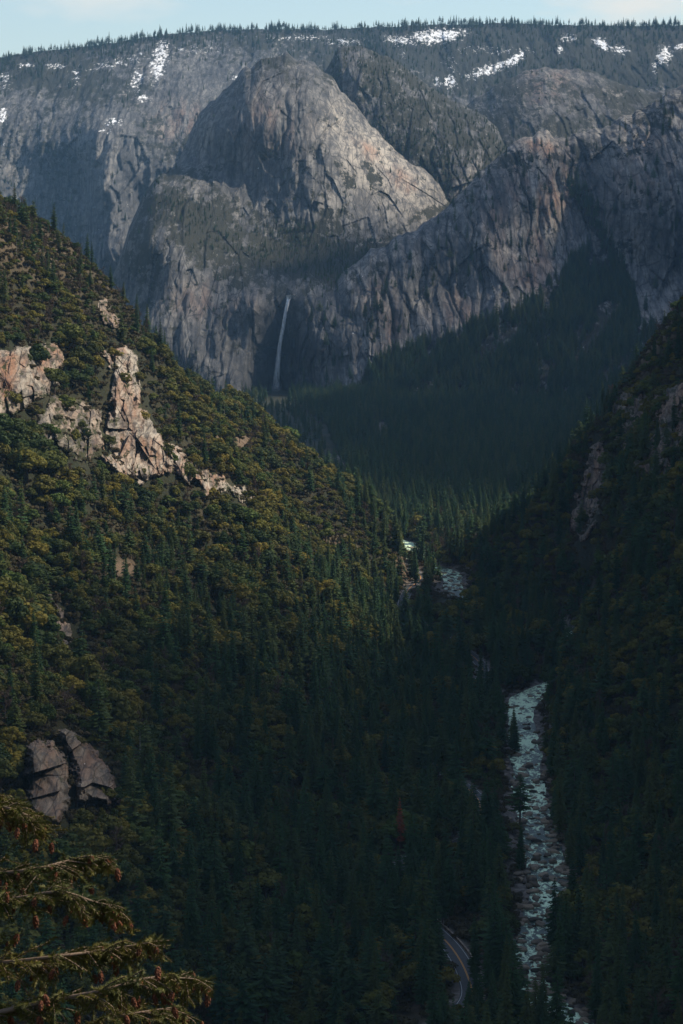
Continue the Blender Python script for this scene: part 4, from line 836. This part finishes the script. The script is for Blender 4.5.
for pts, D0, sc, ncone in BR:
    Lp = [local(a, b, D0+.12*math.sin(k*1.7)) for k, (a, b) in enumerate(pts)]
    b_ = MB(); nd = MB(); start = np.array((0.1, 0, Lp[0][2]+.35)); path = [start]+Lp; cones = []
    P_ = catmull(np.array(path), 5); N_ = len(P_)
    for k in range(N_-1):
        u = k/N_; b_.tube(P_[k], P_[k+1], .022*(1-u)*sc+.005, .022*(1-(k+1)/N_)*sc+.005, 6)
        if u > .25: needles(nd, P_[k], P_[k+1], .035, 150, rf)
    tot = 0
    for k in range(int(N_*.25), N_):
        for _ in range(3):
            o_ = P_[min(k, N_-1)]; d = P_[min(k+1, N_-1)]-P_[max(k-1, 0)]; d /= np.linalg.norm(d)+1e-9
            sd = np.array((rf.gauss(0, .25), rf.choice((-1, 1))*rf.uniform(.3, 1), rf.gauss(-.12, .28))); dr_ = d*rf.uniform(.4, 1)+sd; dr_ /= np.linalg.norm(dr_)
            L = rf.uniform(.16, .42)*sc*(1.15-.6*k/N_); cur = o_; seg = 5; dz = -.05
            for q in range(seg):
                nx = cur+(dr_+np.array((0, 0, dz*q*1.3)))*L/seg; b_.tube(cur, nx, .006, .004, 3); needles(nd, cur, nx, .036, 520, rf)
                if rf.random() < .8:
                    tw = dr_*.5+np.array([rf.gauss(0, .6), rf.gauss(0, .6), rf.gauss(-.45, .35)]); tw /= np.linalg.norm(tw); e = nx+tw*rf.uniform(.05, .16); b_.tube(nx, e, .003, .002, 3); needles(nd, nx, e, .034, 520, rf); 
                    if rf.random() < .4: cones.append(e)
                cur = nx
            cones.append(cur)
    rf.shuffle(cones)
    br = link(bpy.data.objects.new('branch', b_.mesh('fir_branch', [TWIG], True)), fir)
    link(bpy.data.objects.new('needles', nd.mesh('fir_needles', [NEEDLE])), br)
    for c in [c for c in cones if c[0] > 1.5][:int(ncone*3.2)]:
        o = link(bpy.data.objects.new('cone', CM), br); o.location = tuple(c); s_ = rf.uniform(.85, 1.2); o.scale = (s_,)*3; o.rotation_euler = (rf.uniform(-.4, .4), rf.uniform(-.4, .4), rf.uniform(0, 6))

# ------------------------------------------------------------------ light, air, camera
SUN_EL, SUN_AZ = 43.0, 72.0        # azimuth clockwise from +Y: the sun stands to the right and a little behind the viewer
sc = bpy.context.scene
w = bpy.data.worlds.new('World'); sc.world = w; w.use_nodes = True; nt = w.node_tree; nt.nodes.clear()
sky = nt.nodes.new('ShaderNodeTexSky'); sky.sky_type = 'NISHITA'; sky.sun_disc = False; sky.sun_elevation = math.radians(SUN_EL); sky.sun_rotation = math.radians(SUN_AZ); sky.air_density = 1.3; sky.dust_density = .6; sky.altitude = 1400
bg = nt.nodes.new('ShaderNodeBackground'); bg.inputs[1].default_value = .115; ow = nt.nodes.new('ShaderNodeOutputWorld')
tc = nt.nodes.new('ShaderNodeTexCoord'); mp = nt.nodes.new('ShaderNodeMapping'); mp.inputs['Scale'].default_value = (1, 1, 3.2); mp.inputs['Location'].default_value = (.35, 0, .12)
nz = nt.nodes.new('ShaderNodeTexNoise'); nz.inputs['Scale'].default_value = 6.0; nz.inputs['Detail'].default_value = 7; nz.inputs['Roughness'].default_value = .62
cr_ = nt.nodes.new('ShaderNodeValToRGB'); cr_.color_ramp.elements[0].position = .5; cr_.color_ramp.elements[1].position = .72; cr_.color_ramp.elements[1].color = (.8, .8, .8, 1)
mx = nt.nodes.new('ShaderNodeMix'); mx.data_type = 'RGBA'; mx.inputs[7].default_value = (7.5, 7.0, 6.2, 1)
from mathutils import Vector
L = nt.links; L.new(tc.outputs['Generated'], mp.inputs[0]); L.new(mp.outputs[0], nz.inputs['Vector']); L.new(nz.outputs['Fac'], cr_.inputs[0]); 
acc = cr_.outputs[0]
def skyblob(px_, py_, rad, amp, acc):
    v = Vector(((px_-CX)/F, 1, (HY-py_)/F)).normalized()
    sb = nt.nodes.new('ShaderNodeVectorMath'); sb.operation = 'SUBTRACT'; L.new(tc.outputs['Generated'], sb.inputs[0]); sb.inputs[1].default_value = v
    ml = nt.nodes.new('ShaderNodeVectorMath'); ml.operation = 'MULTIPLY'; L.new(sb.outputs[0], ml.inputs[0]); ml.inputs[1].default_value = (1, 1, 3.2)
    ln = nt.nodes.new('ShaderNodeVectorMath'); ln.operation = 'LENGTH'; L.new(ml.outputs[0], ln.inputs[0])
    n2 = nt.nodes.new('ShaderNodeTexNoise'); n2.inputs['Scale'].default_value = 70; n2.inputs['Detail'].default_value = 6; L.new(ml.outputs[0], n2.inputs['Vector'])
    ma = nt.nodes.new('ShaderNodeMath'); ma.operation = 'MULTIPLY_ADD'; L.new(n2.outputs['Fac'], ma.inputs[0]); ma.inputs[1].default_value = -rad*1.2; L.new(ln.outputs['Value'], ma.inputs[2])
    mr = nt.nodes.new('ShaderNodeMapRange'); L.new(ma.outputs[0], mr.inputs[0]); mr.inputs[1].default_value = rad*.55; mr.inputs[2].default_value = -rad*.5; mr.inputs[3].default_value = 0; mr.inputs[4].default_value = amp
    mm = nt.nodes.new('ShaderNodeMath'); mm.operation = 'MAXIMUM'; L.new(acc, mm.inputs[0]); L.new(mr.outputs[0], mm.inputs[1]); return mm.outputs[0]
acc = skyblob(640, 2, .035, .75, acc); acc = skyblob(100, -4, .035, .5, acc)
L.new(acc, mx.inputs[0]); L.new(sky.outputs[0], mx.inputs[6]); L.new(mx.outputs[2], bg.inputs[0]); L.new(bg.outputs[0], ow.inputs[0])
sl = bpy.data.lights.new('sun', 'SUN'); sl.energy = 5.0; sl.angle = math.radians(2.0); sl.color = (1, .885, .71); so = link(bpy.data.objects.new('sun', sl))
from mathutils import Vector
el, az = math.radians(SUN_EL), math.radians(SUN_AZ); sv = Vector((math.sin(az)*math.cos(el), math.cos(az)*math.cos(el), math.sin(el)))
so.rotation_euler = sv.to_track_quat('Z', 'Y').to_euler()
# unseen clouds added to shade the far floor, near slopes and right-hand wall
t = NT('shade_cloud'); n = t.noise(t.pos(), .004, 5, .65); t.out((.9, .9, .9), 1., None, spec=0.)
t.t.links.new(t.ramp(n, [(.38, .05), (.62, .75)]), t.b.inputs['Alpha']); SHADE_CLOUD = t.m
def shade_cloud(tx, ty, tz, alt, rx, ry, lumps, seed, label):
    import bmesh
    k = (alt-tz)/sv.z; r = random.Random(seed); bm = bmesh.new()
    for q in range(lumps):
        a = r.uniform(0, 6.28); d = math.sqrt(r.random()); m = bmesh.ops.create_icosphere(bm, subdivisions=3, radius=1)
        R_ = min(rx, ry)*r.uniform(.3, .55); cx, cy, cz = math.cos(a)*d*rx*.8, math.sin(a)*d*ry*.8, r.uniform(-40, 60)
        for v in m['verts']:
            c = v.co; f_ = 1+.12*math.sin(c.x*7+q)*math.sin(c.y*6-q)+.06*math.sin(c.z*13+c.x*11); v.co = (cx+c.x*R_*f_, cy+c.y*R_*f_, cz+(c.z*R_*.42*f_ if c.z > 0 else c.z*R_*.12))
    me = bpy.data.meshes.new('shade_cloud'); bm.to_mesh(me); bm.free(); me.materials.append(SHADE_CLOUD)
    for p_ in me.polygons: p_.use_smooth = True
    o = link(bpy.data.objects.new('shade_cloud', me)); o.location = (tx+sv.x*k, ty+sv.y*k, alt); tag(o, label, kind='structure')
shade_cloud(330, 3350, -250, 1900, 800, 850, 26, 1, 'broad unseen cloudbank added to shade the far valley floor')
shade_cloud(380, 1130, -220, 1850, 420, 600, 24, 4, 'long unseen cloudbank added to shade the near right-hand slope')
shade_cloud(-15, 880, -230, 1800, 230, 380, 24, 5, 'small unseen cloudbank added to dim the lower left slope')
shade_cloud(520, 4720, 50, 1950, 560, 430, 9, 2, 'smaller unseen cloudbank added to dim the right-hand wall')
# haze
HAZE = True
if HAZE:
    x0, x1, y0, y1, z0, z1 = -9000, 9000, -900, 17000, -1400, 1150
    V = [(a, b, c) for c in (z0, z1) for b in (y0, y1) for a in (x0, x1)]
    me = mesh_np('haze', np.array(V, float), np.array([(0, 2, 3, 1), (4, 5, 7, 6), (0, 1, 5, 4), (2, 6, 7, 3), (0, 4, 6, 2), (1, 3, 7, 5)]), smooth=False)
    hm = bpy.data.materials.new('haze_air'); hm.use_nodes = True; hn = hm.node_tree; hn.nodes.clear(); pv = hn.nodes.new('ShaderNodeVolumePrincipled'); pv.inputs['Color'].default_value = (.32, .62, 1, 1); pv.inputs['Density'].default_value = 2.4e-5; pv.inputs['Anisotropy'].default_value = .1
    oo = hn.nodes.new('ShaderNodeOutputMaterial'); hn.links.new(pv.outputs[0], oo.inputs['Volume']); me.materials.append(hm)
    tag(link(bpy.data.objects.new('haze', me)), 'blue haze filling the valley', kind='stuff')
cam = bpy.data.cameras.new('camera'); co_ = link(bpy.data.objects.new('camera', cam)); co_.location = (0, 0, 0); co_.rotation_euler = (math.radians(90), 0, 0)
cam.sensor_fit = 'VERTICAL'; cam.sensor_height = 36; cam.lens = F/1024*36; cam.shift_y = (HY-512)/1024; cam.shift_x = 0; cam.clip_start = .5; cam.clip_end = 60000
sc.camera = co_
sc.view_settings.view_transform = 'Standard'; sc.view_settings.look = 'None'; sc.view_settings.gamma = 1; sc.view_settings.exposure = 0.27
